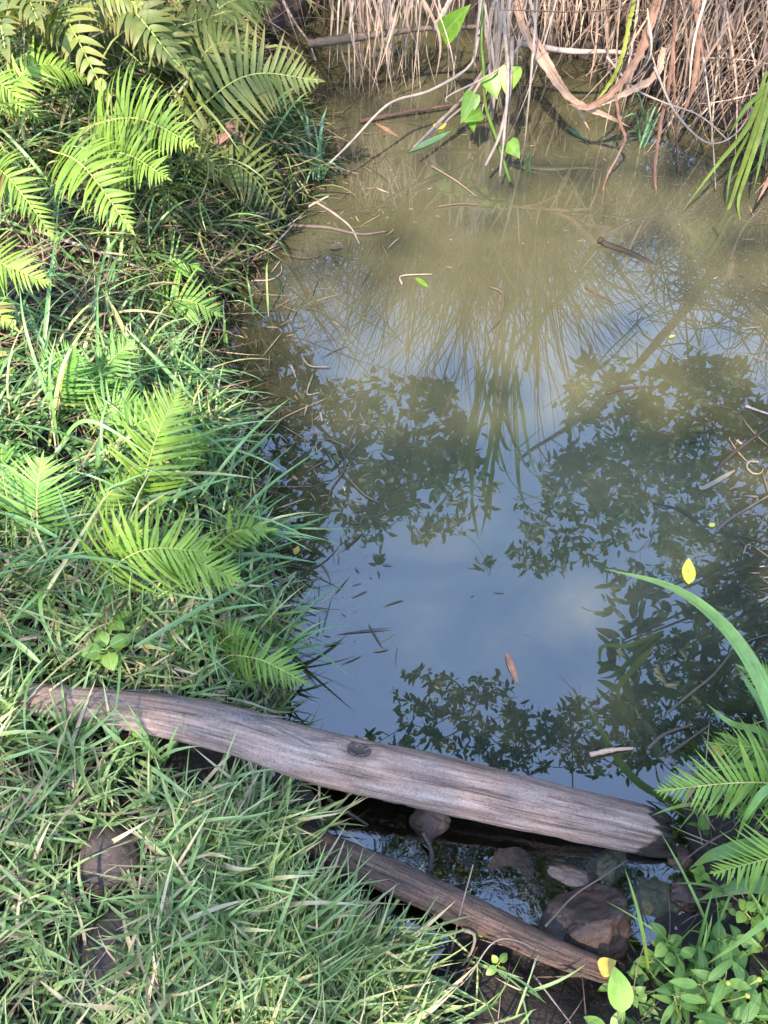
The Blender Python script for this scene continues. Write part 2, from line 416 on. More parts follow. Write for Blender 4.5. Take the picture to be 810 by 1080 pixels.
WATER_IOR = 2.25
def water_mat():
    m, nt, N, L = newmat('pond_water')
    pos = position(N)
    at = N.new('ShaderNodeAttribute'); at.attribute_name = 't'       # turbidity from the depth of the bed below
    nz = noise_tex(N, L, 2.6, 5, 0.6, pos, 0.8)
    tb = N.new('ShaderNodeMapRange'); L.new(nz, tb.inputs[0]); tb.inputs[1].default_value = 0.3; tb.inputs[2].default_value = 0.7
    tb.inputs[3].default_value = 0.86; tb.inputs[4].default_value = 1.04
    turb = math_node(N, L, 'MULTIPLY', at.outputs['Fac'], tb.outputs[0], True)
    d = N.new('ShaderNodeBsdfDiffuse')
    fine = noise_tex(N, L, 420, 2, 0.5, pos)
    dc = ramp(N, [(0.3, (0.057, 0.057, 0.030)), (0.7, (0.071, 0.068, 0.040))], nz, L)
    sep = N.new('ShaderNodeSeparateXYZ'); L.new(pos, sep.inputs[0])
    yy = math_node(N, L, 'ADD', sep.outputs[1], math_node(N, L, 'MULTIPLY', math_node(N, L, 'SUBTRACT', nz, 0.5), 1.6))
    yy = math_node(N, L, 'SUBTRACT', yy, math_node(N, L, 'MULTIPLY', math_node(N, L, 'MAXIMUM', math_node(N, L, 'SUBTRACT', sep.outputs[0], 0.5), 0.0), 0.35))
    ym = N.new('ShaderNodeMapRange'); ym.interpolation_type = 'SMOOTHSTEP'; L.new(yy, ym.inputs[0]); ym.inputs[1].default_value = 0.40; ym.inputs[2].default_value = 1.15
    dc = mixc(N, L, ym.outputs[0], (0.026, 0.031, 0.021), dc)  # far half siltier; body near the logs darkened to stand for the shade there
    dc = mixc(N, L, math_node(N, L, 'MULTIPLY', math_node(N, L, 'GREATER_THAN', fine, 0.70), 0.35), dc, (0.12, 0.105, 0.07))
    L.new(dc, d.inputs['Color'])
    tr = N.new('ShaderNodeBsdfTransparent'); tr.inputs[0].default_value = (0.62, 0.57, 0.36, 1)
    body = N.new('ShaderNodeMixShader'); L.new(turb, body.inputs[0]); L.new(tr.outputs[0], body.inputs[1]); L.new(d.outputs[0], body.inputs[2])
    gl = N.new('ShaderNodeBsdfGlossy'); gl.inputs['Roughness'].default_value = 0.0
    fr = N.new('ShaderNodeFresnel'); fr.inputs['IOR'].default_value = WATER_IOR
    # nearly still, with a faint swell and livelier ripples where it runs out between the logs
    w1 = noise_tex(N, L, 3.0, 2, 0.5, pos); w2 = noise_tex(N, L, 34, 3, 0.6, pos, 0.6)
    rr = N.new('ShaderNodeAttribute'); rr.attribute_name = 'rnd'
    h = math_node(N, L, 'ADD', math_node(N, L, 'MULTIPLY', w1, 0.0035), math_node(N, L, 'MULTIPLY', math_node(N, L, 'MULTIPLY', w2, rr.outputs['Fac']), 0.0016))
    bp = N.new('ShaderNodeBump'); bp.inputs['Strength'].default_value = 1.0; bp.inputs['Distance'].default_value = 0.22
    L.new(h, bp.inputs['Height']); L.new(bp.outputs[0], gl.inputs['Normal'])
    mx = N.new('ShaderNodeMixShader'); L.new(fr.outputs[0], mx.inputs[0]); L.new(body.outputs[0], mx.inputs[1]); L.new(gl.outputs[0], mx.inputs[2])
    out = N.new('ShaderNodeOutputMaterial'); L.new(mx.outputs[0], out.inputs[0])
    return m

M = {}
M['soil'] = ground_mat(); M['water'] = water_mat()
M['lawn'] = leaf_mat('lawn_grass', [(0.0, (0.07, 0.13, 0.04)), (0.35, (0.13, 0.225, 0.07)), (0.7, (0.20, 0.315, 0.11)), (0.88, (0.26, 0.35, 0.135)), (0.93, (0.42, 0.40, 0.18)), (1.0, (0.44, 0.35, 0.22))],
                      tip=(0.30, 0.33, 0.14), tipfac=0.5, rough=0.45, trans=0.3, spec=0.4)
M['longgrass'] = leaf_mat('bank_grass', [(0.0, (0.055, 0.13, 0.035)), (0.45, (0.10, 0.205, 0.06)), (0.8, (0.15, 0.285, 0.09)), (0.95, (0.24, 0.35, 0.09)), (1.0, (0.30, 0.28, 0.12))],
                          tip=(0.16, 0.27, 0.13), tipfac=0.4, rough=0.38, trans=0.3, spec=0.55)
M['reed'] = leaf_mat('reed_blade', [(0.0, (0.04, 0.11, 0.03)), (0.6, (0.10, 0.22, 0.06)), (1.0, (0.17, 0.30, 0.08))], tip=(0.24, 0.30, 0.08), tipfac=0.6, rough=0.45, trans=0.35, stripe=0.45, spots=0.2, spec=0.35)
M['bluegrass'] = leaf_mat('water_grass', [(0.0, (0.05, 0.12, 0.06)), (0.6, (0.10, 0.21, 0.115)), (1.0, (0.17, 0.30, 0.16))], rough=0.4, trans=0.3)
M['sedge'] = leaf_mat('sedge', [(0.0, (0.03, 0.06, 0.015)), (0.5, (0.07, 0.11, 0.03)), (0.8, (0.13, 0.17, 0.05)), (1.0, (0.26, 0.22, 0.10))], rough=0.42, trans=0.3)
M['dead'] = leaf_mat('dead_grass', [(0.0, (0.05, 0.034, 0.024)), (0.4, (0.115, 0.078, 0.055)), (0.8, (0.21, 0.155, 0.105)), (1.0, (0.36, 0.29, 0.20))], rough=0.7, trans=0.15, tcol=(1, 0.95, 0.8), spec=0.2)
M['straw'] = leaf_mat('dry_straw', [(0.0, (0.08, 0.052, 0.040)), (0.4, (0.22, 0.15, 0.11)), (0.75, (0.36, 0.26, 0.20)), (1.0, (0.47, 0.38, 0.30))], rough=0.65, trans=0.25, tcol=(1, 0.9, 0.75), spec=0.25)
M['straw_pink'] = leaf_mat('dry_cane_leaf', [(0.0, (0.16, 0.085, 0.060)), (0.5, (0.24, 0.135, 0.092)), (1.0, (0.31, 0.215, 0.155))], rough=0.6, trans=0.25, tcol=(1, 0.85, 0.65), spec=0.25, stripe=0.9)
M['pale_stem'] = leaf_mat('pale_stem', [(0.0, (0.13, 0.10, 0.085)), (1.0, (0.25, 0.205, 0.175))], rough=0.6, trans=0.0, spec=0.3)
M['cane'] = leaf_mat('cane_leaf', [(0.0, (0.05, 0.10, 0.02)), (0.6, (0.10, 0.17, 0.03)), (0.9, (0.17, 0.22, 0.04)), (1.0, (0.26, 0.27, 0.06))], rough=0.4, trans=0.35, vein=0.0)
M['fern'] = leaf_mat('fern_bright', [(0.0, (0.085, 0.16, 0.022)), (0.5, (0.14, 0.24, 0.034)), (0.85, (0.20, 0.30, 0.05)), (0.94, (0.29, 0.35, 0.07)), (1.0, (0.16, 0.11, 0.045))], rough=0.5, spots=0.25, trans=0.42, spec=0.3, tcol=(1.3, 1.3, 0.6))
M['fern_green'] = leaf_mat('fern_green', [(0.0, (0.06, 0.16, 0.03)), (0.6, (0.11, 0.25, 0.045)), (1.0, (0.19, 0.33, 0.06))], rough=0.48, trans=0.4, spec=0.35)
M['fern_olive'] = leaf_mat('fern_olive', tip=(0.22, 0.15, 0.05), tipfac=0.6, stops=[(0.0, (0.05, 0.075, 0.018)), (0.5, (0.09, 0.125, 0.03)), (0.9, (0.15, 0.19, 0.045)), (1.0, (0.30, 0.28, 0.09))], rough=0.5, trans=0.35, spec=0.3, spots=0.4)
M['stalk'] = leaf_mat('fern_stalk', [(0.0, (0.18, 0.22, 0.05)), (1.0, (0.34, 0.30, 0.10))], rough=0.5, trans=0.0)
M['herb'] = leaf_mat('herb_leaf', [(0.0, (0.055, 0.13, 0.022)), (0.6, (0.12, 0.23, 0.04)), (1.0, (0.19, 0.31, 0.05))], rough=0.42, trans=0.35, vein=0.35, spots=0.3)
M['herb_light'] = leaf_mat('herb_leaf_light', [(0.0, (0.15, 0.30, 0.05)), (1.0, (0.24, 0.40, 0.07))], rough=0.4, trans=0.4, vein=0.3)
M['vine'] = leaf_mat('vine_leaf', [(0.0, (0.09, 0.22, 0.025)), (1.0, (0.17, 0.31, 0.04))], rough=0.4, trans=0.45, vein=0.3)
M['tree'] = leaf_mat('tree_leaf', [(0.0, (0.025, 0.055, 0.015)), (0.6, (0.045, 0.09, 0.025)), (1.0, (0.07, 0.13, 0.035))], rough=0.5, trans=0.2, spec=0.25)
M['yellow'] = leaf_mat('yellow_leaf', [(0.0, (0.50, 0.46, 0.05)), (1.0, (0.62, 0.55, 0.08))], rough=0.45, trans=0.25, vein=0.3, spots=0.8)
M['orange'] = leaf_mat('orange_leaf', [(0.0, (0.50, 0.30, 0.05)), (1.0, (0.58, 0.38, 0.08))], rough=0.5, trans=0.2, spots=0.8)
M['white'] = leaf_mat('bleached_stem', [(0.0, (0.12, 0.095, 0.065)), (1.0, (0.21, 0.175, 0.13))], rough=0.55, trans=0.0)
M['sunken'] = leaf_mat('sunken_litter', [(0.0, (0.03, 0.022, 0.014)), (0.6, (0.09, 0.065, 0.04)), (0.93, (0.17, 0.12, 0.07)), (1.0, (0.30, 0.23, 0.14))], rough=0.6, trans=0.0)
M['twig'] = wood_mat('twig_bark', [(0.3, (0.06, 0.042, 0.032)), (0.6, (0.17, 0.125, 0.10))], scale=3)
M['darktwig'] = wood_mat('wet_twig', [(0.3, (0.02, 0.014, 0.010)), (0.6, (0.06, 0.042, 0.028))], rough=0.4, scale=3)
M['paletwig'] = wood_mat('pale_twig', [(0.3, (0.26, 0.19, 0.15)), (0.6, (0.44, 0.35, 0.30))], scale=3)
M['log'] = wood_mat('weathered_log', [(0.25, (0.125, 0.074, 0.054)), (0.42, (0.215, 0.134, 0.102)), (0.56, (0.285, 0.187, 0.146)), (0.72, (0.36, 0.27, 0.222))], rough=0.75, wet=(0.026, 1.125, 0.95), bump=0.45, streak=17, patch=None)
M['log_bark'] = wood_mat('splintered_wood', [(0.3, (0.15, 0.115, 0.10)), (0.55, (0.27, 0.22, 0.195)), (0.75, (0.40, 0.35, 0.31))], rough=0.8, bump=0.6)
M['log_dark'] = wood_mat('log_hollow', [(0.3, (0.04, 0.03, 0.024)), (0.6, (0.12, 0.085, 0.07))], rough=0.8, bump=0.4)
M['branch'] = wood_mat('branch_bark', [(0.25, (0.09, 0.052, 0.036)), (0.45, (0.19, 0.112, 0.080)), (0.62, (0.28, 0.175, 0.13)), (0.8, (0.38, 0.27, 0.205))], rough=0.7, scale=2.4, bump=0.8, streak=9)
M['bark'] = wood_mat('tree_bark', [(0.3, (0.05, 0.04, 0.03)), (0.6, (0.14, 0.11, 0.085))], bump=0.7)
M['stone_brown'] = stone_mat('brown_stone', [(0.3, (0.026, 0.016, 0.012)), (0.5, (0.052, 0.033, 0.026)), (0.7, (0.09, 0.062, 0.048))], 0.6)
M['stone_soil'] = stone_mat('soil_stone', [(0.3, (0.018, 0.012, 0.010)), (0.6, (0.045, 0.031, 0.025))], 0.75)
M['stone_wet'] = stone_mat('wet_red_stone', [(0.3, (0.02, 0.012, 0.009)), (0.52, (0.06, 0.032, 0.022)), (0.72, (0.13, 0.07, 0.045))], 0.3, gloss_noise=True)
M['stone_moss'] = stone_mat('mossy_stone', [(0.3, (0.016, 0.015, 0.006)), (0.48, (0.038, 0.036, 0.013)), (0.6, (0.06, 0.05, 0.016)), (0.72, (0.16, 0.085, 0.02))], 0.25, gloss_noise=True)
M['stone_pale'] = stone_mat('pale_stone', [(0.3, (0.03, 0.018, 0.012)), (0.5, (0.075, 0.046, 0.033)), (0.72, (0.17, 0.125, 0.10))], 0.3, gloss_noise=True)
M['mound'] = stone_mat('bank_clay', [(0.3, (0.05, 0.03, 0.026)), (0.6, (0.13, 0.085, 0.075))], 0.85)

# ------------------------------------------------------------------ world, sun, camera
SUN_AZ, SUN_EL = 207.0, 52.0
w = bpy.data.worlds.new('World'); scene.world = w; w.use_nodes = True
nt = w.node_tree; sky = nt.nodes.new('ShaderNodeTexSky'); sky.sky_type = 'NISHITA'; sky.sun_disc = False
sky.sun_elevation = R(SUN_EL); sky.sun_rotation = R(SUN_AZ); sky.air_density = 1.0; sky.dust_density = 0.3; sky.ozone_density = 4.0
nt.links.new(sky.outputs[0], nt.nodes['Background'].inputs[0]); nt.nodes['Background'].inputs[1].default_value = 0.15
sd_ = bpy.data.lights.new('sun', 'SUN'); sd_.energy = 2.0; sd_.angle = R(1.2); sd_.color = (1.0, 0.93, 0.82)
so = bpy.data.objects.new('sun', sd_); col.objects.link(so)
sv = Vector((math.sin(R(SUN_AZ)) * math.cos(R(SUN_EL)), math.cos(R(SUN_AZ)) * math.cos(R(SUN_EL)), math.sin(R(SUN_EL))))
so.rotation_euler = sv.to_track_quat('Z', 'Y').to_euler(); so.location = sv * 20

cd = bpy.data.cameras.new('camera'); cam = bpy.data.objects.new('camera', cd); col.objects.link(cam)
cam.location = (0, 0, CAM_H); cam.rotation_euler = (R(90 - PITCH), 0, 0)
cd.sensor_fit = 'VERTICAL'; cd.angle_y = R(FOV) if hasattr(cd, 'angle_y') else R(FOV)
cd.sensor_height = 24; cd.lens = 12 / math.tan(R(FOV / 2)); cd.clip_start = 0.02; cd.clip_end = 800
scene.camera = cam

# ------------------------------------------------------------------ ground and water
def axis(lo, hi, step, far):
    a = list(np.arange(lo, hi, step)); s = step; x = lo; pre = []
    while x > -far: s *= 1.35; x -= s; pre.append(x)
    x = a[-1]; s = step; post = []
    while x < far: s *= 1.35; x += s; post.append(x)
    return A(pre[::-1] + a + post)
gx = axis(-2.2, 2.4, 0.016, 300); gy = axis(-0.7, 4.6, 0.016, 300)
X, Y = np.meshgrid(gx, gy, indexing='ij'); Z = gz(X, Y)
def grid_mb(X, Y, Z, t=None, r=None):
    mb = MB(); idx = np.arange(X.size).reshape(X.shape)
    Q = np.stack([idx[:-1, :-1], idx[1:, :-1], idx[1:, 1:], idx[:-1, 1:]], -1).reshape(-1, 4)
    mb.add(np.stack([X, Y, Z], -1), Q, 0, 0.5 if r is None else r.ravel(), t)
    return mb
tag(grid_mb(X, Y, Z).build('ground', M['soil']), 'dark damp soil of the pond banks and bed', 'ground', kind='structure')

wx = np.arange(-1.35, 2.6, 0.03); wy = np.arange(0.0, 4.7, 0.03)
WX, WY = np.meshgrid(wx, wy, indexing='ij'); depth = np.clip(-gz(WX, WY), 0, 2)
lp0, lp1 = P(330, 790)[:2], P(720, 880)[:2]
outlet = sstep(0.0, -0.05, WY - (lp0[1] + (WX - lp0[0]) * (lp1[1] - lp0[1]) / (lp1[0] - lp0[0]))) * sstep(-0.3, 0.0, WX)
turb = (1 - np.exp(-depth * 11.0)) * 0.97
wob = wave(WX, WY, 5, 0.7) * 0.12
leftdark = sstep(-0.02, -0.42, WX + 0.3 * wob) * sstep(2.05, 1.55, WY)      # clear, litter-filled margin under the left bank
turb = turb * (1 - 0.78 * leftdark)
rightclear = sstep(0.72, 1.0, WX + wob) * sstep(1.75, 1.3, WY)
turb = turb * (1 - 0.3 * rightclear) * (1 - 0.75 * outlet)
tag(grid_mb(WX, WY, np.zeros_like(WX), turb.ravel(), np.clip(outlet, 0.0, 1)).build('water', M['water']), 'still murky olive pond water', 'water', kind='structure')

# ------------------------------------------------------------------ logs
def log_object(name, label, pts_r, mat, sides=96, n=220, bumps=0.05, ends=(1, 1)):
    """pts_r: (point, radius) list"""
    pts = spline([p for p, r in pts_r], n)
    rad = np.interp(np.linspace(0, 1, n), np.linspace(0, 1, len(pts_r)), [r for p, r in pts_r])
    T = nrm(np.gradient(pts, axis=0)); up = A([0, 0, 1.])
    S = nrm(np.cross(T, up)); U = np.cross(S, T)
    an = np.linspace(0, 2 * math.pi, sides, endpoint=False)
    ln = np.concatenate([[0], np.cumsum(np.linalg.norm(np.diff(pts, axis=0), axis=1))])
    f = np.zeros((n, sides))
    for i in range(n):
        for j in range(sides):
            c, s = math.cos(an[j]), math.sin(an[j])
            f[i, j] = bumps * (mnoise.noise((ln[i] * 3.3, c * 1.2, s * 1.2)) * 1.6 + 0.7 * mnoise.noise((ln[i] * 5, c * 2.3, s * 2.3)) + 0.5 * mnoise.noise((ln[i] * 9, c * 8, s * 8)) + 0.28 * mnoise.noise((ln[i] * 34, c * 12, s * 12)))
    return pts, rad, T, S, U, an, ln, f

# big log, lying from the grass down into the outlet
L0 = P(22, 734, 0.225); L1 = P(148, 750, 0.195); L1b = P(243, 770, 0.17); L2 = P(340, 799, 0.145); L3 = P(537, 843, 0.085); L4 = P(702, 880, 0.028)
pts, rad, T, S, U, an, ln, f = log_object('', '', [(L0, 0.028), (L1, 0.036), (L1b, 0.043), (L2, 0.050), (L3, 0.049), (L4, 0.043)], None, bumps=0.07)
n, sides = f.shape
ca, sa = np.cos(an), np.sin(an)
prof = np.ones((n, sides))
# the underside facing the near bank is rotted away: ragged edge, hollow below
KN = float(ln[int(np.argmin(np.linalg.norm(pts - P(376, 800, 0.135), axis=1)))])
for i in range(n):
    u = ln[i] / ln[-1]
    # knot swelling
    for j in range(sides):
        da = (an[j] - 1.87 + math.pi) % (2 * math.pi) - math.pi
        d = math.hypot((ln[i] - KN) / 0.050, da / 0.50)
        f[i, j] += 0.13 * math.exp(-((d - 0.85) / 0.35) ** 2) - 0.16 * math.exp(-(d / 0.55) ** 2)
    # worn tip at the sunken end
    if u > 0.95:
        f[i] -= ((u - 0.95) / 0.05) ** 3 * 0.22
    if u < 0.03:
        f[i] -= (1 - u / 0.03) ** 2 * 0.3
hol = np.zeros((n, sides))
for i in range(n):
    u = ln[i] / ln[-1]
    edge = -0.12 + 0.30 * mnoise.noise((ln[i] * 7, 3.1, 0)) + 0.28 * mnoise.noise((ln[i] * 33, 9.1, 0))
    band = float(sstep(0.30, 0.38, A(u)) * sstep(0.86, 0.76, A(u)))
    # S points away from the viewer or towards: use the side that faces -y
    for j in range(sides):
        side_dir = ca[j] * S[i] + sa[j] * U[i]
        if side_dir[1] < 0.2 and sa[j] < edge + 0.0:
            hol[i, j] = band
f = f - 0.26 * hol
rr = rad[:, None] * (1 + f)
V = pts[:, None] + rr[..., None] * (ca[None, :, None] * S[:, None] + sa[None, :, None] * U[:, None])
endn = A([0.030 * mnoise.noise((c_ * 1.6, s_ * 1.6, 4.0)) + 0.014 * mnoise.noise((c_ * 6, s_ * 6, 1.0)) for c_, s_ in zip(ca, sa)])
V = V + (sstep(0.86, 1.0, ln / ln[-1])[:, None] * endn[None])[..., None] * T[:, None]
V = np.concatenate([(pts[:1] - T[:1] * 0.004)[:, None].repeat(sides, 1), V, (pts[-1:] + T[-1:] * 0.012)[:, None].repeat(sides, 1)], 0)
idx = np.arange((n + 2) * sides).reshape(n + 2, sides); jn = (np.arange(sides) + 1) % sides
Q = np.stack([idx[:-1], idx[:-1][:, jn], idx[1:][:, jn], idx[1:]], -1)
lnx = np.concatenate([[0], ln, [ln[-1]]])
uv = np.stack([np.broadcast_to(lnx[:, None], (n + 2, sides)), np.broadcast_to(an[None], (n + 2, sides))], -1)
big = empty('fallen_log', tuple(pts[n // 2]), 'thick weathered log with a knot, lying across the pond edge, one end in the water', 'log')
trunk_mb = MB(); trunk_mb.add(V, Q, 0, 0.5, None, uv)
# knot
kp = pts[int(n * 0.47)]; iK = int(np.argmin(abs(ln - KN))); jK = int(np.argmin(abs(an - 1.87)))
kd = ca[jK] * S[iK] + sa[jK] * U[iK]; kc = V[iK + 1, jK]
mb = MB(); k1 = nrm(np.cross(kd, U[iK] + 1e-3)); k1 = T[iK]; k2 = np.cross(kd, k1)
aa = np.linspace(0, 2 * math.pi, 28, endpoint=False)
rings = []
for (r_, h_) in ((0.021, -0.007), (0.0185, -0.001), (0.0155, 0.0015), (0.0125, -0.001), (0.0095, -0.004), (0.005, -0.005), (0.0005, -0.0045)):
    wob_ = 1 + 0.10 * np.sin(aa * 3 + 1) + 0.05 * np.sin(aa * 7)
    rings.append(kc + kd * (h_ + 0.008) + (r_ * wob_)[:, None] * (np.cos(aa)[:, None] * k1 * 1.15 + np.sin(aa)[:, None] * k2 * 0.8))
Vk = A(rings); ik = np.arange(Vk.shape[0] * 28).reshape(-1, 28); jk = (np.arange(28) + 1) % 28
mb.add(Vk, np.stack([ik[:-1], ik[:-1][:, jk], ik[1:][:, jk], ik[1:]], -1), 0, 0.5, None, np.stack(np.broadcast_arrays(np.linspace(0, 0.1, 7)[:, None], aa[None]), -1))
mb.build('knot', M['log_dark'], big)
# splintered pale edge along the rotted underside
mb = trunk_mb
jf = [j for j in range(sides) if (ca[j] * S[n // 2] + sa[j] * U[n // 2])[1] < 0]
for i in range(int(n * 0.46), int(n * 0.70)):
    for rep in range(2):
        sa_t = -0.05 - 0.30 * rng.random()
        j = min(jf, key=lambda q: abs(sa[q] - sa_t)); b0 = V[i + 1, j]; od = ca[j] * S[i] + sa[j] * U[i]
        d = nrm(T[i] * (rng.random() - 0.4) * 1.4 + A([0, -0.35, -0.75]) + 0.25 * rng.standard_normal(3))
        leaf_batch(mb, b0 - od * 0.002 + T[i] * 0.01 * rng.standard_normal(), d, od, 0.006 + 0.026 * rng.random() ** 3, 0.006 + 0.010 * rng.random(), 0.3 * rng.standard_normal(), 0.1, 'grass', 3, 1)
for k in range(26):
    i = int(n * (0.10 + 0.5 * rng.random())); th = 0.8 + 1.9 * rng.random(); j = int(th / (2 * math.pi) * sides) % sides
    od = ca[j] * S[i] + sa[j] * U[i]
    leaf_batch(mb, V[i + 1, j] + od * 0.001, nrm(T[i] + 0.08 * rng.standard_normal(3)), od, 0.05 + 0.08 * rng.random(), 0.004 + 0.008 * rng.random(), 0.15, -0.35, 'leaf', 6, 1)
mb.build('trunk', [M['log'], M['log_bark']], big)

# thin log in front
t0 = G(318, 884); t0[2] += 0.02
tp = [(t0, 0.024), (P(400, 918, 0.100), 0.027), (P(490, 960, 0.085), 0.026), (P(570, 998, 0.060), 0.024), (P(642, 1026, 0.045), 0.019)]
pts2, rad2, T2, S2, U2, an2, ln2, f2 = log_object('', '', tp, None, sides=28, n=90, bumps=0.10)
f2[-4:] -= np.linspace(0, 0.35, 4)[:, None] ** 1.5
rr = rad2[:, None] * (1 + f2)
V2 = pts2[:, None] + rr[..., None] * (np.cos(an2)[None, :, None] * S2[:, None] + np.sin(an2)[None, :, None] * U2[:, None])
V2 = np.concatenate([pts2[:1, None].repeat(28, 1), V2, pts2[-1:, None].repeat(28, 1)], 0)
i2 = np.arange(92 * 28).reshape(92, 28); j2 = (np.arange(28) + 1) % 28
l2 = np.concatenate([[0], ln2, [ln2[-1]]])
thin = empty('fallen_branch', tuple(pts2[45]), 'thin reddish brown branch lying on the mud in front of the thick log', 'branch')
mb = MB(); mb.add(V2, np.stack([i2[:-1], i2[:-1][:, j2], i2[1:][:, j2], i2[1:]], -1), 0, 0.5, None, np.stack(np.broadcast_arrays(l2[:, None], an2[None]), -1))
for k in range(60):
    i = int(4 + 82 * rng.random()); j = int(28 * rng.random()); od = np.cos(an2[j]) * S2[i] + np.sin(an2[j]) * U2[i]
    if od[2] < -0.1: continue
    leaf_batch(mb, V2[i + 1, j] + od * 0.0008, nrm(T2[i] * rng.choice([-1, 1]) + 0.15 * rng.standard_normal(3)), od, 0.012 + 0.03 * rng.random(), 0.004 + 0.006 * rng.random(), -0.25, -0.2, 'leaf', 4)
mb.build('stem', M['branch'], thin)

# ------------------------------------------------------------------ stones
import bmesh
def stone(name, label, c, size, mat, seed, angular=0.0, rot=0.0, cat='stone', sub=5, rough=0.16, flat=0.0):
    bm = bmesh.new(); bmesh.ops.create_icosphere(bm, subdivisions=sub, radius=1)
    rs = np.random.default_rng(seed)
    planes = [(nrm(rs.standard_normal(3)), 0.55 + 0.3 * rs.random()) for _ in range(9)]
    for v in bm.verts:
        p = A(v.co); d = p.copy()
        if angular:
            for nn_, h in planes:
                k = p @ nn_
                if k > h: p = p - nn_ * (k - h) * angular
        q = Vector(d) * 1.3 + Vector((seed * 3.1, 0, 0))
        p = p * (1 + rough * mnoise.noise(q) + rough * 0.45 * mnoise.noise(q * 3.2) + rough * 0.2 * mnoise.noise(q * 9))
        x, y, z = p * A(size)
        v.co = (x * math.cos(rot) - y * math.sin(rot), x * math.sin(rot) + y * math.cos(rot), z)
    me = bpy.data.meshes.new(name); bm.to_mesh(me); bm.free()
    me.polygons.foreach_set('use_smooth', [True] * len(me.polygons)); me.materials.append(mat)
    o = bpy.data.objects.new(name, me); col.objects.link(o); o.location = Vector(c)
    return tag(o, label, cat)

c = G(120, 908); stone('stone', 'round smooth brown stone half sunk in the grass', c + A([0, 0, 0.012]), (0.060, 0.058, 0.046), M['stone_brown'], 3)
c = G(120, 1020); stone('stone', 'soil-coloured stone mostly overgrown by grass at the bottom edge', c + A([0, 0, -0.005]), (0.075, 0.095, 0.045), M['stone_soil'], 5)
c = G(398, 1072); stone('stone', 'small grey stone where the grass meets the bare mud', c, (0.05, 0.04, 0.035), M['stone_soil'], 9)
stone('stone', 'angular wet reddish stone beside the end of the thin branch', P(622, 976, 0.02), (0.088, 0.070, 0.052), M['stone_wet'], 11, 1.0, 0.3)
stone('stone', 'flat olive mossy stone in the outlet by the wet log end', P(690, 944, -0.020), (0.070, 0.066, 0.028), M['stone_moss'], 13, 0.3, 0.2)
stone('stone', 'pale pinkish wet stone between the reddish stone and the log', P(603, 925, -0.016), (0.066, 0.026, 0.022), M['stone_pale'], 17, 0.4, -0.3)
stone('stone', 'brown wet stone under the hollow side of the thick log', P(452, 866, -0.005), (0.045, 0.040, 0.030), M['stone_wet'], 19, 0.5, 0.4)
stone('stone', 'mossy brown stone touching the front of the log', P(642, 912, -0.014), (0.050, 0.035, 0.024), M['stone_moss'], 23, 0.4, 0.8)
stone('stone', 'small dark red stone under the ferns by the outlet', P(724, 946, 0.0), (0.034, 0.030, 0.026), M['stone_wet'], 29, 0.6, 0.1)
stone('stone', 'low mossy stone lying under clear water in the outlet', P(545, 912, -0.022), (0.075, 0.040, 0.020), M['stone_moss'], 31, 0.4, -0.35)
stone('stone', 'dark pebble between the mossy stone and the log end', P(716, 905, -0.006), (0.026, 0.024, 0.022), M['stone_wet'], 37, 0.4, 0.0)
stone('stone', 'grey-brown clay lump showing under the far bank roots', PY(296, 6, 3.72), (0.14, 0.12, 0.12), M['mound'], 41, 0.2, 0.0, 'clay lump', rough=0.25)

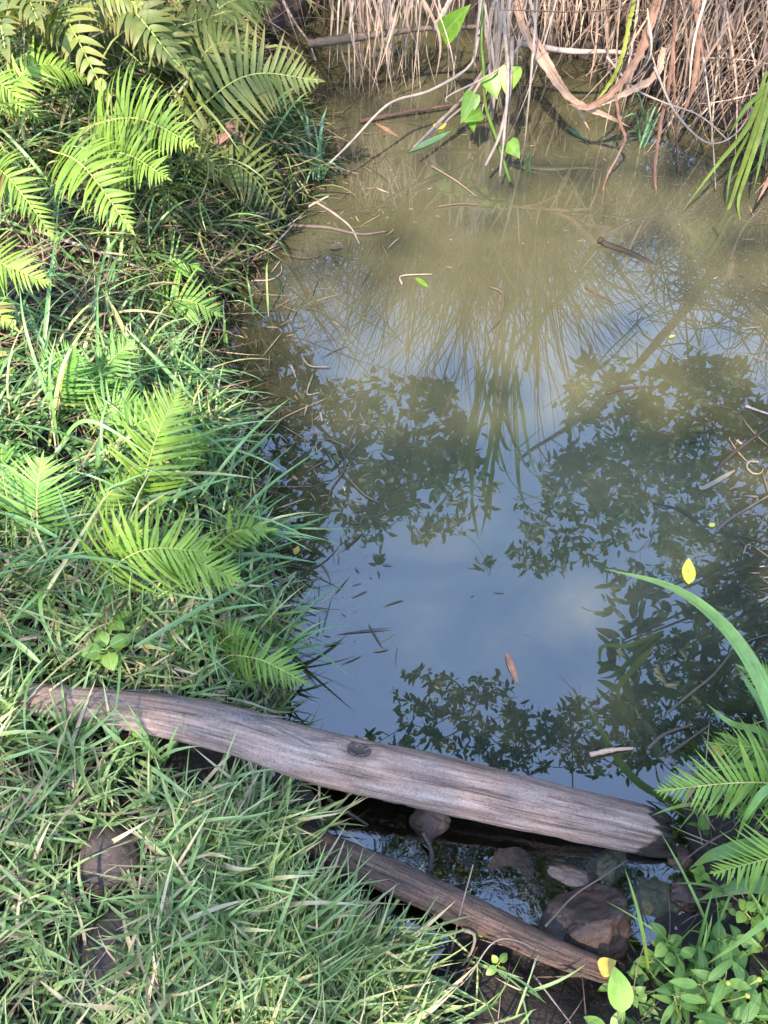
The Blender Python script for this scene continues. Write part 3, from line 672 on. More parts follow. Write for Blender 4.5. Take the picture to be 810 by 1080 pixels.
# ------------------------------------------------------------------ ferns
FROND_XY = []
UPCAM = A([0.0, -0.55, 0.85])
def frond(root, base, tip, hw, npair=20, mat='fern', arch=0.05, stipe=0.18, hint=None, lobe=0.0, pw=None, droop=0.5, sweep=0.35, tipfall=0.0, K=8, vshape=0.15, gap=1.0):
    if mat != 'fern_olive': npair = int(npair * 1.3); hw = hw * 1.08
    base = A(base, float); tip = A(tip, float); hint = UPCAM if hint is None else A(hint, float)
    Lf = np.linalg.norm(tip - base)
    mid = base + (tip - base) * 0.55 + A([0, 0, arch + 0.0])
    n = 40; sp = spline([base, mid, tip], n); FROND_XY.append(np.concatenate([sp[4::4, :2], [[hw]] * 0 or np.zeros((0, 2))]))
    T = nrm(np.gradient(sp, axis=0))
    S = nrm(np.cross(T, np.broadcast_to(hint, T.shape))); Nn = np.cross(S, T)
    ts = stipe + (1 - stipe) * (np.arange(npair) + 0.5) / npair
    ix = ts * (n - 1); i0 = np.clip(ix.astype(int), 0, n - 2); fr = (ix - i0)[:, None]
    p = sp[i0] * (1 - fr) + sp[i0 + 1] * fr
    q = (ts - stipe) / (1 - stipe)
    length = hw * np.clip(np.minimum(0.70 + 1.3 * q, 1.0) * (1 - q ** 2.3) + 0.05, 0.05, 1)
    spacing = Lf * (1 - stipe) / npair
    if pw is None: pw = spacing * 1.02 * gap
    mb = MB(); r0 = rng.random() * 0.5 + 0.15
    for sgn in (1, -1):
        sw = sweep + 0.5 * q
        D = sgn * S[i0] * np.cos(sw)[:, None] + T[i0] * np.sin(sw)[:, None] + Nn[i0] * vshape + 0.075 * rng.standard_normal((npair, 3))
        nn_ = Nn[i0] + 0.24 * rng.standard_normal((npair, 3))
        leaf_batch(mb, p, D, nn_, length * (1 + 0.08 * rng.standard_normal(npair)) * np.where(rng.random(npair) < 0.05, 0.5, 1), pw * np.clip(0.55 + 0.6 * (1 - q), 0.3, 1), droop * (0.6 + 0.8 * rng.random(npair)), 0.22, 'pinna', K, 0,
                   np.where(rng.random(npair) < 0.012, 1.0, np.clip(r0 + 0.13 * rng.standard_normal(npair) + 0.2 * q, 0, 0.93)), lobe=lobe, side=-0.18 * sgn * 0 + 0.05 * rng.standard_normal(npair))
    leaf_batch(mb, sp[-4], T[-4], Nn[-4], spacing * 2.4 + 0.012, spacing * 0.9, 0.3, 0.2, 'pinna', 5, 0, r0 + 0.2)
    f = mb.build('frond', M[mat], root)
    mb = MB(); tube(mb, sp, np.linspace(0.0022, 0.0007, n) * max(1, Lf / 0.35), 5, 0, rng.random()); mb.build('stalk', M['stalk'], f)
    return f

def fern(label, basepx, fronds, mat='fern', basez=0.0):
    b = G(*basepx) if basez == 0 else P(*basepx, basez)
    root = empty('fern', b, label, 'fern', 'ferns on the banks')
    for (bx, tx, tz, hw, kw) in fronds:
        bb = b if bx is None else (G(*bx) + A([0, 0, kw.get('bz', 0.0)]))
        kw = {k: v for k, v in kw.items() if k != 'bz'}
        frond(root, bb, P(tx[0], tx[1], tz), hw, **{**dict(mat=mat), **kw})
    return root

# hw in metres. Frond tips are given where they end over the bank.
fern('bright green fern with two stacked fronds pointing at the water, upper left bank', (70, 225), [
    ((98, 178), (205, 152), 0.50, 0.122, dict(npair=21, bz=0.12, arch=0.05, droop=0.5, sweep=0.15, vshape=0.3, hint=(0.15, -0.7, 0.6))),
    ((100, 215), (176, 187), 0.46, 0.111, dict(npair=20, bz=0.12, arch=0.05, droop=0.5, sweep=0.2, vshape=0.25, hint=(0.15, -0.7, 0.6))),
    ((72, 215), (138, 242), 0.40, 0.107, dict(npair=17, bz=0.16, arch=0.07, droop=0.6, sweep=0.2)),
], 'fern')
fern('drooping yellow-green fern at the left edge of the upper bank', (5, 215), [
    ((5, 190), (95, 83), 0.50, 0.081, dict(npair=21, bz=0.12, arch=0.10, droop=1.0, sweep=0.3)),
    ((-5, 225), (60, 255), 0.36, 0.078, dict(npair=20, bz=0.12, arch=0.10, droop=0.6)),
    ((-20, 170), (45, 128), 0.45, 0.081, dict(npair=20, bz=0.15, arch=0.10, droop=0.8)),
    ((-40, 240), (28, 205), 0.42, 0.074, dict(npair=17, bz=0.14, arch=0.08)),
], 'fern')
fern('single pointed fern frond entering from the left edge above the thatch', (-45, 330), [
    ((-60, 335), (52, 299), 0.46, 0.096, dict(npair=22, bz=0.15, arch=0.05, droop=0.3, lobe=0.1)),
    ((-70, 320), (15, 345), 0.40, 0.089, dict(npair=17, bz=0.15, arch=0.05)),
], 'fern')
fern('tall sword fern with wide-spaced pinnae leaning over the water, top left', (165, 165), [
    ((165, 160), (336, 84), 0.40, 0.148, dict(npair=22, arch=0.10, gap=0.92, sweep=0.1, droop=0.35, stipe=0.2, hint=(0.05, -0.8, 0.55), vshape=0.1)),
    ((172, 140), (288, 2), 0.45, 0.148, dict(npair=22, arch=0.14, gap=0.92, sweep=0.15, droop=0.4, stipe=0.25, hint=(0.1, -0.85, 0.5))),
    ((175, 150), (262, 44), 0.45, 0.148, dict(npair=17, arch=0.10, gap=0.9, sweep=0.5, droop=1.1, stipe=0.3)),
    ((75, 120), (238, 12), 0.52, 0.141, dict(npair=22, arch=0.05, gap=0.9, sweep=0.2, droop=1.0, stipe=0.2)),
], 'fern_olive')
fern('dull sword fern mass behind the tall sword fern in the corner', (60, 90), [
    ((60, 90), (150, 6), 0.62, 0.148, dict(npair=20, arch=0.14, gap=0.9, droop=0.8)),
    ((50, 80), (40, 20), 0.66, 0.133, dict(npair=17, arch=0.14, gap=0.9, droop=0.8)),
    ((60, 80), (112, 100), 0.50, 0.118, dict(npair=17, arch=0.2, gap=0.9, droop=0.8)),
    ((30, 60), (5, 50), 0.64, 0.118, dict(npair=17, arch=0.12, gap=0.9)),
    ((90, 60), (190, 70), 0.55, 0.133, dict(npair=20, arch=0.16, gap=0.9, droop=0.9)),
    ((90, 60), (215, 85), 0.45, 0.133, dict(npair=20, arch=0.16, gap=0.9, droop=0.9)),
], 'fern_olive')
fern('shaded olive fern arching down to the water under the sword fern', (195, 205), [
    ((200, 205), (302, 230), 0.10, 0.111, dict(npair=17, arch=0.14, gap=0.92, sweep=0.1, droop=0.5)),
    ((200, 195), (296, 186), 0.18, 0.089, dict(npair=16, arch=0.12, gap=0.92, sweep=0.1, droop=0.5)),
    ((190, 200), (240, 185), 0.25, 0.104, dict(npair=15, arch=0.08, gap=0.9, droop=0.8)),
    ((195, 215), (180, 248), 0.22, 0.074, dict(npair=12, arch=0.10, gap=0.9, droop=0.8)),
], 'fern_olive')
fern('small fern tip hanging over the water edge beside the brown thatch', (150, 328), [
    ((152, 330), (232, 332), 0.10, 0.090, dict(npair=13, arch=0.05, droop=0.4)),
    ((160, 300), (207, 282), 0.18, 0.085, dict(npair=8, arch=0.05, droop=0.4, gap=0.7)),
], 'fern_green')
fern('pair of upright ferns between grass blades left of the dark inlet', (85, 450), [
    ((80, 440), (139, 360), 0.36, 0.085, dict(npair=18, arch=0.02, lobe=0.12)),
    ((60, 450), (78, 368), 0.42, 0.080, dict(npair=17, arch=0.02, lobe=0.12)),
    ((90, 470), (150, 425), 0.32, 0.07, dict(npair=15, arch=0.04)),
    ((100, 490), (205, 448), 0.25, 0.06, dict(npair=16, arch=0.07)),
], 'fern_green')
fern('tall bright fern standing upright in the middle of the left bank', (135, 565), [
    ((140, 560), (188, 412), 0.42, 0.105, dict(npair=22, arch=0.03, lobe=0.14, K=10, droop=0.35, stipe=0.12)),
    ((85, 585), (142, 502), 0.34, 0.050, dict(npair=16, arch=0.04, droop=1.0)),
    ((150, 560), (227, 452), 0.20, 0.06, dict(npair=16, arch=0.05)),
], 'fern')
fern('green fern with one broad upright frond at the left edge', (35, 585), [
    ((42, 590), (44, 484), 0.42, 0.098, dict(npair=18, arch=0.02, lobe=0.12, K=10)),
    ((20, 570), (2, 470), 0.36, 0.08, dict(npair=16, arch=0.03, lobe=0.12)),
    ((30, 620), (55, 652), 0.22, 0.04, dict(npair=10, arch=0.03)),
], 'fern_green')
fern('bright fern spreading sideways with pinnae drooping, above the log', (85, 625), [
    ((85, 625), (222, 582), 0.34, 0.110, dict(npair=19, arch=0.07, lobe=0.12, K=10, droop=0.7, sweep=0.15, hint=(0.1, -0.75, 0.6))),
    ((130, 600), (252, 612), 0.30, 0.085, dict(npair=17, arch=0.07, lobe=0.12, K=10, droop=0.5)),
    ((210, 590), (284, 558), 0.20, 0.05, dict(npair=12, arch=0.04)),
    ((100, 610), (150, 560), 0.36, 0.07, dict(npair=14, arch=0.05, droop=0.7)),
], 'fern')
fern('small light fern frond just behind the log by the open water', (222, 690), [
    ((222, 690), (322, 720), 0.16, 0.062, dict(npair=16, arch=0.05, lobe=0.12, K=8, droop=0.3)),
    ((222, 690), (262, 668), 0.18, 0.04, dict(npair=10, arch=0.03)),
], 'fern')
fern('fern at the right edge with two pointed fronds over the log end', (850, 880), [
    ((870, 850), (693, 834), 0.16, 0.085, dict(npair=24, arch=0.06, lobe=0.16, K=10, droop=0.3, bz=0.08)),
    ((880, 900), (752, 921), 0.14, 0.090, dict(npair=20, arch=0.06, lobe=0.16, K=10, droop=0.3, bz=0.06)),
    ((850, 840), (752, 784), 0.18, 0.065, dict(npair=18, arch=0.06, lobe=0.16, K=8, droop=0.4, bz=0.06)),
], 'fern')
fern('small upright fern beside the tall reed at the right edge', (850, 800), [
    ((850, 790), (786, 706), 0.20, 0.055, dict(npair=18, arch=0.05, lobe=0.16, K=8)),
    ((850, 800), (820, 690), 0.20, 0.06, dict(npair=18, arch=0.04, lobe=0.16, K=8)),
], 'fern')

# ------------------------------------------------------------------ grasses (uncountable)
def scatter(n, x0, x1, y0, y1, keep, maxtry=12):
    out = np.zeros((0, 2))
    for _ in range(maxtry):
        p = np.stack([rng.uniform(x0, x1, n), rng.uniform(y0, y1, n)], 1)
        p = p[keep(p[:, 0], p[:, 1])]; out = np.concatenate([out, p])
        if len(out) >= n: break
    return out[:n]

def log_clear(p, rad=0.075):
    """true where the point is clear of the big log's axis and the stones"""
    a, b = L0[:2], L4[:2]; e = b - a; t = np.clip(((p - a) @ e) / (e @ e), 0, 1)
    d = np.linalg.norm(p - a - t[:, None] * e, axis=1)
    front = (p[:, 1] < a[1] + t * e[1])
    ok = d > np.where(front, 0.105, 0.060)
    ok |= (d > 0.058) & front & (t < 0.55) & (rng.random(len(p)) < 0.30)      # a few blades lap over the log
    for q, r_ in ((G(120, 908), 0.066), (G(122, 1018), 0.050)):
        ok &= np.hypot(p[:, 0] - q[0], (p[:, 1] - q[1] + 0.016) * 0.9) > r_
    a, b = t0[:2], P(420, 928, 0.07)[:2]; e = b - a; t = np.clip(((p - a) @ e) / (e @ e), 0, 1)
    ok &= np.linalg.norm(p - a - t[:, None] * e + A([0, 0.045]), axis=1) > 0.075
    return ok

def fern_room(x, y):
    """grass grows thinly where a fern spreads"""
    c = np.concatenate(FROND_XY); d = np.full(x.shape, 9.0)
    for q in c: d = np.minimum(d, np.hypot((x - q[0]) / 0.075, (y - q[1] + 0.07) / 0.13))
    return (d > 1) | (rng.random(x.shape) < 0.22)

def shoots(mb, pos, h, nleaf, ll, lw, azbias=None, mat=0, el0=(0.3, 1.1), curl=(0.3, 1.2), stem_tilt=0.5, K=5, stemw=0.0022, rnd=None, fold=0.3):
    n = len(pos); Z = gz(pos[:, 0], pos[:, 1])
    base = np.stack([pos[:, 0], pos[:, 1], Z - 0.004], 1)
    az = rng.uniform(0, 2 * math.pi, n)
    if azbias is not None:
        az = azbias[0] + azbias[1] * rng.standard_normal(n)
    el = math.pi / 2 - stem_tilt * np.abs(rng.standard_normal(n)) - 0.1
    el = np.clip(el, 0.25, 1.5)
    H = h[0] + (h[1] - h[0]) * rng.random(n)
    D = angdir(az, el); Nn = updir(az, el)
    r0 = rng.random(n) if rnd is None else rnd(n)
    leaf_batch(mb, base, D, Nn, H, stemw * 2, 0.35, 0.6, 'grass', 3, mat, np.clip(r0 * 0.8 + 0.2, 0, 1))
    for k in range(nleaf):
        f = (k + 0.6 + 0.4 * rng.random(n)) / nleaf
        th = 0.35 * f ** 1.4
        b = base + (H * f)[:, None] * nrm(D - (th * 0.5)[:, None] * Nn)
        laz = az + (math.pi * k) + 0.9 * rng.standard_normal(n)
        lel = rng.uniform(el0[0], el0[1], n)
        if azbias is not None:
            laz = azbias[0] + azbias[1] * 1.6 * rng.standard_normal(n)
        l = (ll[0] + (ll[1] - ll[0]) * rng.random(n)) * (0.7 + 0.4 * f)
        leaf_batch(mb, b, angdir(laz, lel), updir(laz, lel) + 0.35 * rng.standard_normal((n, 3)), l, lw[0] + (lw[1] - lw[0]) * rng.random(n),
                   rng.uniform(curl[0], curl[1], n), fold, 'grass', K, mat, np.clip(r0 + 0.30 * rng.standard_normal(n), 0, 1), twist=0.5 * rng.standard_normal(n), side=0.25 * rng.standard_normal(n))

near = lambda x, y: (signed(x, y) > 0.0) & log_clear(np.stack([x, y], 1))
grass_line = lambda x: 0.60 - 0.62 * (x + 0.2)

# bare mud between the outlet and the herbs: no lawn there
def lawn_keep(x, y):
    mud = (x > 0.02 + 0.02 * wave(x, y, 20, 1)) 
    return near(x, y) & ~mud & (rng.random(x.shape) < np.clip(0.95 - 0.35 * (wave(x, y, 14, 2.2) > 0.35), 0, 1))

mb = MB()
p = scatter(2800, -1.1, 0.06, -0.45, 0.85, lawn_keep)
shoots(mb, p, (0.015, 0.065), 5, (0.045, 0.125), (0.003, 0.0085), mat=0, stem_tilt=0.55, K=5)
# fuller tufts leaning towards the water in front of the log
p = scatter(1250, -0.42, 0.03, -0.2, 0.52, lambda x, y: near(x, y) & (x > -0.42 + 0.35 * rng.random(x.shape)) & (x < 0.015))
shoots(mb, p, (0.03, 0.09), 5, (0.07, 0.165), (0.003, 0.009), (R(-20), 0.85), stem_tilt=0.6, el0=(0.35, 1.25), curl=(0.2, 1.0))
# blades that stand in front of the log and cross it
p = scatter(420, -1.0, -0.24, 0.42, 0.74, lambda x, y: near(x, y) & (np.abs(y - (L0[1] + (x - L0[0]) * (L4[1] - L0[1]) / (L4[0] - L0[0])) + 0.09) < 0.05))
shoots(mb, p, (0.04, 0.10), 4, (0.09, 0.17), (0.006, 0.010), (R(60), 0.9), stem_tilt=0.4, el0=(0.5, 1.3))
tag(mb.build('grass', M['lawn']), 'short broad-bladed green grass of the near bank', 'grass', kind='stuff')

def left_keep(x, y):
    thatch = ((x + 0.70) / 0.30) ** 2 + ((y - 1.62) / 0.22) ** 2 < 1
    dens = np.where(thatch, 0.55, 0.95) * (1 - 0.45 * sstep(1.6, 2.1, y)) * np.where(x < -1.0 - 0.1 * y, 0.8, 1.0)
    return near(x, y) & (signed(x, y) > 0.055 + 0.03 * wave(x, y, 11, 0.3)) & (y > 0.62 - 0.05) & (rng.random(x.shape) < dens) & fern_room(x, y)
mb = MB()
p = scatter(1450, -1.9, -0.05, 0.62, 2.7, left_keep)
shoots(mb, p, (0.03, 0.16), 4, (0.10, 0.30), (0.004, 0.0105), mat=0, stem_tilt=0.5, K=7, el0=(0.3, 1.2), curl=(0.5, 2.0), stemw=0.0016)
# edge of the bank: leans out over the water
p = scatter(210, -0.75, 0.0, 0.66, 1.5, lambda x, y: near(x, y) & (signed(x, y) < 0.12) & (signed(x, y) > 0.02) & (wave(x, y, 13, 0.5) > -0.25) & fern_room(x, y))
shoots(mb, p, (0.03, 0.10), 4, (0.08, 0.23), (0.004, 0.009), (R(10), 1.2), stem_tilt=0.6, K=7, el0=(0.1, 1.0), curl=(0.3, 1.6), stemw=0.0016)
# low broad-leaved ground growth between the blades
p = scatter(900, -1.2, -0.1, 0.62, 1.35, left_keep)
shoots(mb, p, (0.01, 0.06), 4, (0.05, 0.11), (0.007, 0.013), stem_tilt=0.6, K=4, el0=(0.1, 0.9))
tag(mb.build('grass', M['longgrass']), 'long arching blue-green grass of the left bank', 'grass', kind='stuff')

# explicit long blades reaching over the water
def blade_tuft(name, label, base, tips, mat, w=0.008, group=None, cat='grass blade', arch=0.06, part='blade'):
    root = empty(name, base, label, cat, group)
    for tip in tips:
        ww = w
        if len(tip) == 3 and not isinstance(tip, np.ndarray): tip, ww, ar = tip
        else: ar = arch
        b = A(base) + A([0.012 * rng.standard_normal(), 0.012 * rng.standard_normal(), 0])
        m_ = 0.5 * (b + tip) + A([0, 0, ar]); mb = MB(); ribbon(mb, [b, m_, tip], ww, 0.3)
        mb.build(part, mat, root)
    return root
b = G(205, 585); blade_tuft('grass_tuft', 'long straight grass blades reaching out over the water from the left bank', b,
    [(P(346, 468, 0.17), 0.008, 0.03), (P(340, 594, 0.08), 0.012, 0.03), (P(318, 565, 0.12), 0.012, 0.05), (P(262, 735 - 25, 0.05), 0.008, 0.05), (P(215, 640, 0.25), 0.008, 0.08)], M['longgrass'], cat='grass tuft')
b = G(60, 470); blade_tuft('grass_tuft', 'tall pale-edged grass blades at the left side by the small ferns', b,
    [(P(100, 330, 0.45), 0.010, 0.05), (P(20, 300, 0.5), 0.008, 0.08), (P(60, 350, 0.5), 0.007, 0.05), (P(0, 420, 0.45), 0.010, 0.06), (P(160, 480, 0.35), 0.010, 0.1)], M['longgrass'], cat='grass tuft')
b = G(165, 425); blade_tuft('grass_tuft', 'curving grass blades beside the dark water inlet', b,
    [(P(178, 372, 0.26), 0.007, 0.05), (P(186, 400, 0.2), 0.008, 0.1), (P(140, 415, 0.26), 0.008, 0.12), (P(206, 470, 0.12), 0.007, 0.12)], M['bluegrass'], cat='grass tuft')
def water_tuft(label, px, py, tips, mat=None, w=0.007, z=0.0):
    b = P(px, py, z)
    return blade_tuft('grass_tuft', label, b, [(P(x, y, zz), w * (0.7 + 0.6 * rng.random()), 0.02 + 0.04 * rng.random()) for x, y, zz in tips], mat or M['bluegrass'], cat='grass tuft')
water_tuft('blue-green grass tuft standing in the water below the olive ferns', 338, 188,
    [(310, 110, .16), (318, 104, .2), (328, 120, .2), (345, 112, .18), (356, 168, .08), (300, 150, .12), (308, 135, .15), (362, 182, .04), (340, 140, .18), (322, 196, .05), (330, 190, .1), (350, 150, .12)], w=0.011)
water_tuft('small green grass tuft growing in the water under the dry canes', 676, 152,
    [(662, 92, .2), (668, 108, .18), (682, 105, .18), (694, 108, .15), (656, 125, .1), (690, 130, .1), (674, 112, .18), (660, 140, .06), (700, 122, .08)], w=0.009)
water_tuft('sparse two-bladed grass shoot in the water beyond the left bank', 272, 334, [(284, 272, .1), (260, 290, .09), (238, 318, .05)], M['longgrass'], 0.006)
water_tuft('tiny grass shoot standing alone near the left inlet', 236, 368, [(236, 315, .1), (243, 340, .05)], M['longgrass'], 0.006)
water_tuft('short reed shoots below the hanging vine', 553, 186, [(552, 160, .1), (556, 168, .1), (549, 172, .06)], M['longgrass'], 0.005)

# sedge thicket top-left
mb = MB()
p = scatter(1300, -2.3, -0.55, 1.95, 4.6, lambda x, y: (signed(x, y) > -0.03) & (x < -0.50 - 0.02 * y))
shoots(mb, p, (0.05, 0.30), 5, (0.14, 0.34), (0.005, 0.013), stem_tilt=0.5, K=6, el0=(0.0, 1.1), curl=(0.4, 1.9))
p = scatter(420, -0.95, -0.25, 1.55, 2.9, lambda x, y: (signed(x, y) > -0.015) & (signed(x, y) < 0.24))
shoots(mb, p, (0.02, 0.10), 4, (0.08, 0.22), (0.004, 0.009), stem_tilt=0.6, K=6, el0=(-0.1, 0.9), curl=(0.4, 1.8))
tag(mb.build('grass', M['sedge']), 'dull olive sedge thicket of the upper left bank', 'sedge', kind='stuff')

# dead thatch and roots on the banks
mb = MB()
def strands(mb, p, l, w_, dz=(0.0, 0.05), el=(-0.15, 0.5), mat=0, curl=(-0.5, 1.2), K=5, rnd=None, az=None):
    n = len(p); base = np.stack([p[:, 0], p[:, 1], gz(p[:, 0], p[:, 1]) + rng.uniform(dz[0], dz[1], n)], 1)
    a = rng.uniform(0, 2 * math.pi, n) if az is None else az[0] + az[1] * rng.standard_normal(n)
    e = rng.uniform(el[0], el[1], n)
    leaf_batch(mb, base, angdir(a, e), updir(a, e) + 0.6 * rng.standard_normal((n, 3)), rng.uniform(l[0], l[1], n), rng.uniform(w_[0], w_[1], n), rng.uniform(curl[0], curl[1], n), 0.2, 'grass', K, mat, None if rnd is None else rnd(n), side=0.4 * rng.standard_normal(n))
thatch = lambda x, y: near(x, y) & ((((x + 0.70) / 0.42) ** 2 + ((y - 1.60) / 0.34) ** 2 < 1) | (rng.random(x.shape) < 0.35))
p = scatter(1700, -1.6, -0.25, 0.65, 2.6, thatch); strands(mb, p, (0.06, 0.28), (0.002, 0.005), (0.0, 0.09))
p = scatter(1500, -1.1, 0.06, -0.4, 0.8, lambda x, y: near(x, y) & (x < 0.05)); strands(mb, p, (0.04, 0.13), (0.002, 0.005), (0.0, 0.09))
p = scatter(500, 0.02, 1.3, -0.3, 1.0, lambda x, y: near(x, y)); strands(mb, p, (0.03, 0.16), (0.0015, 0.004), (0.0, 0.02))
p = scatter(1200, -0.95, -0.25, 1.35, 3.2, lambda x, y: (signed(x, y) > -0.03) & (signed(x, y) < 0.22)); strands(mb, p, (0.05, 0.20), (0.002, 0.005), (0.0, 0.06), el=(-0.3, 0.4))
p = scatter(900, -2.3, -0.6, 2.2, 4.2, lambda x, y: signed(x, y) > 0); strands(mb, p, (0.10, 0.40), (0.003, 0.007), (0.0, 0.30), el=(-0.2, 1.2))
p = scatter(420, 0.45, 1.2, 0.2, 1.0, lambda x, y: (signed(x, y) > -0.02) & (signed(x, y) < 0.3)); strands(mb, p, (0.03, 0.14), (0.0015, 0.004), (0.0, 0.04), el=(-0.2, 0.6))
tag(mb.build('dead_grass', M['dead']), 'brown dead grass thatch and rootlets on the banks', 'dead grass', kind='stuff')

# far bank: dense dry grass that hangs over the water
mb = MB()
def far_pts(n, s0, s1, x0=-0.55, x1=2.8):
    return scatter(n, x0, x1, 2.2, 5.6, lambda x, y: (signed(x, y) > s0) & (signed(x, y) < s1) & (y + 0.35 * x > 2.75), 60)
# fringe hanging down over the edge
p = far_pts(3000, 0.0, 0.35); p = p[rng.random(len(p)) < np.where(((p[:, 0] > 0.12) & (p[:, 0] < 0.55)) | (p[:, 0] < -0.2), 0.35, 0.9)]; n_ = len(p)
base = np.stack([p[:, 0], p[:, 1], gz(p[:, 0], p[:, 1]) + rng.uniform(0.02, 0.35, n_)], 1)
az_ = R(-95) + 0.95 * rng.standard_normal(n_); el_ = rng.uniform(-0.5, 0.8, n_)
leaf_batch(mb, base, angdir(az_, el_), updir(az_, el_) + 0.4 * rng.standard_normal((n_, 3)), rng.uniform(0.14, 0.42, n_), rng.uniform(0.003, 0.008, n_), rng.uniform(0.3, 2.1, n_), 0.2, 'grass', 7, side=0.9 * rng.standard_normal(n_))
# tangled straw behind
p = far_pts(3600, 0.08, 1.0); n_ = len(p)
base = np.stack([p[:, 0], p[:, 1], gz(p[:, 0], p[:, 1]) + rng.uniform(0.0, 0.5, n_)], 1)
az_ = R(-90) + 1.3 * rng.standard_normal(n_); el_ = rng.uniform(-0.4, 1.2, n_)
leaf_batch(mb, base, angdir(az_, el_), updir(az_, el_) + 0.5 * rng.standard_normal((n_, 3)), rng.uniform(0.2, 0.6, n_), rng.uniform(0.003, 0.007, n_), rng.uniform(0.3, 2.2, n_), 0.2, 'grass', 6, side=0.5 * rng.standard_normal(n_))
# taller dry stalks above the frame that the pond mirrors
p = far_pts(2600, 0.15, 1.7, -0.9, 1.05); n_ = len(p)
hgt = np.interp(p[:, 0], [-0.9, 0.2, 0.8, 1.05], [1.0, 1.15, 0.9, 0.4])
base = np.stack([p[:, 0], p[:, 1], gz(p[:, 0], p[:, 1])], 1); az_ = R(-90) + 1.2 * rng.standard_normal(n_); el_ = rng.uniform(0.95, 1.5, n_)
leaf_batch(mb, base, angdir(az_, el_), updir(az_, el_) + 0.3 * rng.standard_normal((n_, 3)), hgt * rng.uniform(0.7, 1.5, n_), rng.uniform(0.004, 0.010, n_), rng.uniform(0.5, 2.4, n_), 0.25, 'grass', 9, side=0.3 * rng.standard_normal(n_))
p = scatter(4200, -1.1, 0.95, 3.6, 5.2, lambda x, y: signed(x, y) > 0.1); n_ = len(p)
base = np.stack([p[:, 0], p[:, 1], gz(p[:, 0], p[:, 1])], 1); az_ = R(-90) + 1.5 * rng.standard_normal(n_); el_ = rng.uniform(1.0, 1.5, n_)
leaf_batch(mb, base, angdir(az_, el_), updir(az_, el_) + 0.3 * rng.standard_normal((n_, 3)), rng.uniform(0.9, 2.1, n_), rng.uniform(0.005, 0.013, n_), rng.uniform(0.3, 2.0, n_), 0.25, 'grass', 8, side=0.3 * rng.standard_normal(n_))
tag(mb.build('dry_grass', M['straw']), 'dense pinkish dry grass overhanging from the far bank', 'dry grass', kind='stuff')

mb = MB(); p = far_pts(600, 0.15, 1.6, -0.9, 1.0); n_ = len(p)
hgt = np.interp(p[:, 0], [-0.9, 0.2, 0.8, 1.0], [1.2, 1.4, 1.0, 0.4])
base = np.stack([p[:, 0], p[:, 1], gz(p[:, 0], p[:, 1])], 1); az_ = R(-90) + 1.2 * rng.standard_normal(n_); el_ = rng.uniform(0.9, 1.5, n_)
leaf_batch(mb, base, angdir(az_, el_), updir(az_, el_), hgt * rng.uniform(0.7, 1.4, n_), rng.uniform(0.012, 0.025, n_), rng.uniform(0.6, 2.2, n_), 0.3, 'grass', 9, side=0.3 * rng.standard_normal(n_))
tag(mb.build('tall_grass', M['cane']), 'tall green grass standing behind the dry grass on the far bank', 'tall grass', kind='stuff')

# ------------------------------------------------------------------ reed at the right edge
rb = G(835, 860); reed = empty('reed', rb, 'broad-leaved green reed arching from the right edge over the pond', 'reed')
def reed_blade(pts, wd, mat='reed', twist=0.0, rnd=0.7):
    mb = MB(); ribbon(mb, pts, wd, 0.28, n=26, rnd=rnd, twist=twist); mb.build('blade', M[mat], reed)
reed_blade([rb, P(822, 775, 0.24), P(795, 705, 0.34), P(755, 652, 0.36), P(705, 618, 0.32), P(638, 600, 0.25)], 0.030, rnd=0.85)
reed_blade([rb, P(812, 780, 0.16), P(770, 762, 0.20), P(745, 742, 0.17)], 0.016)
reed_blade([rb, P(815, 805, 0.12), P(770, 778, 0.14), P(752, 772, 0.11)], 0.013)
reed_blade([rb, P(810, 760, 0.16), P(788, 720, 0.20), P(776, 702, 0.18)], 0.014)
reed_blade([G(840, 905), P(800, 892, 0.12), P(755, 900, 0.11), P(728, 915, 0.06)], 0.036, rnd=0.3)
reed_blade([G(840, 940), P(800, 932, 0.10), P(765, 938, 0.08), P(735, 950, 0.05)], 0.034, rnd=0.05)
reed_blade([G(850, 850), P(815, 830, 0.25), P(790, 855, 0.22), P(775, 890, 0.12)], 0.018)
reed_blade([G(850, 900), P(830, 950, 0.26), P(790, 985, 0.22), P(738, 1022, 0.12)], 0.016, rnd=0.8)
reed_blade([G(850, 860), P(815, 810, 0.22), P(775, 808, 0.22), P(748, 815, 0.18)], 0.012)

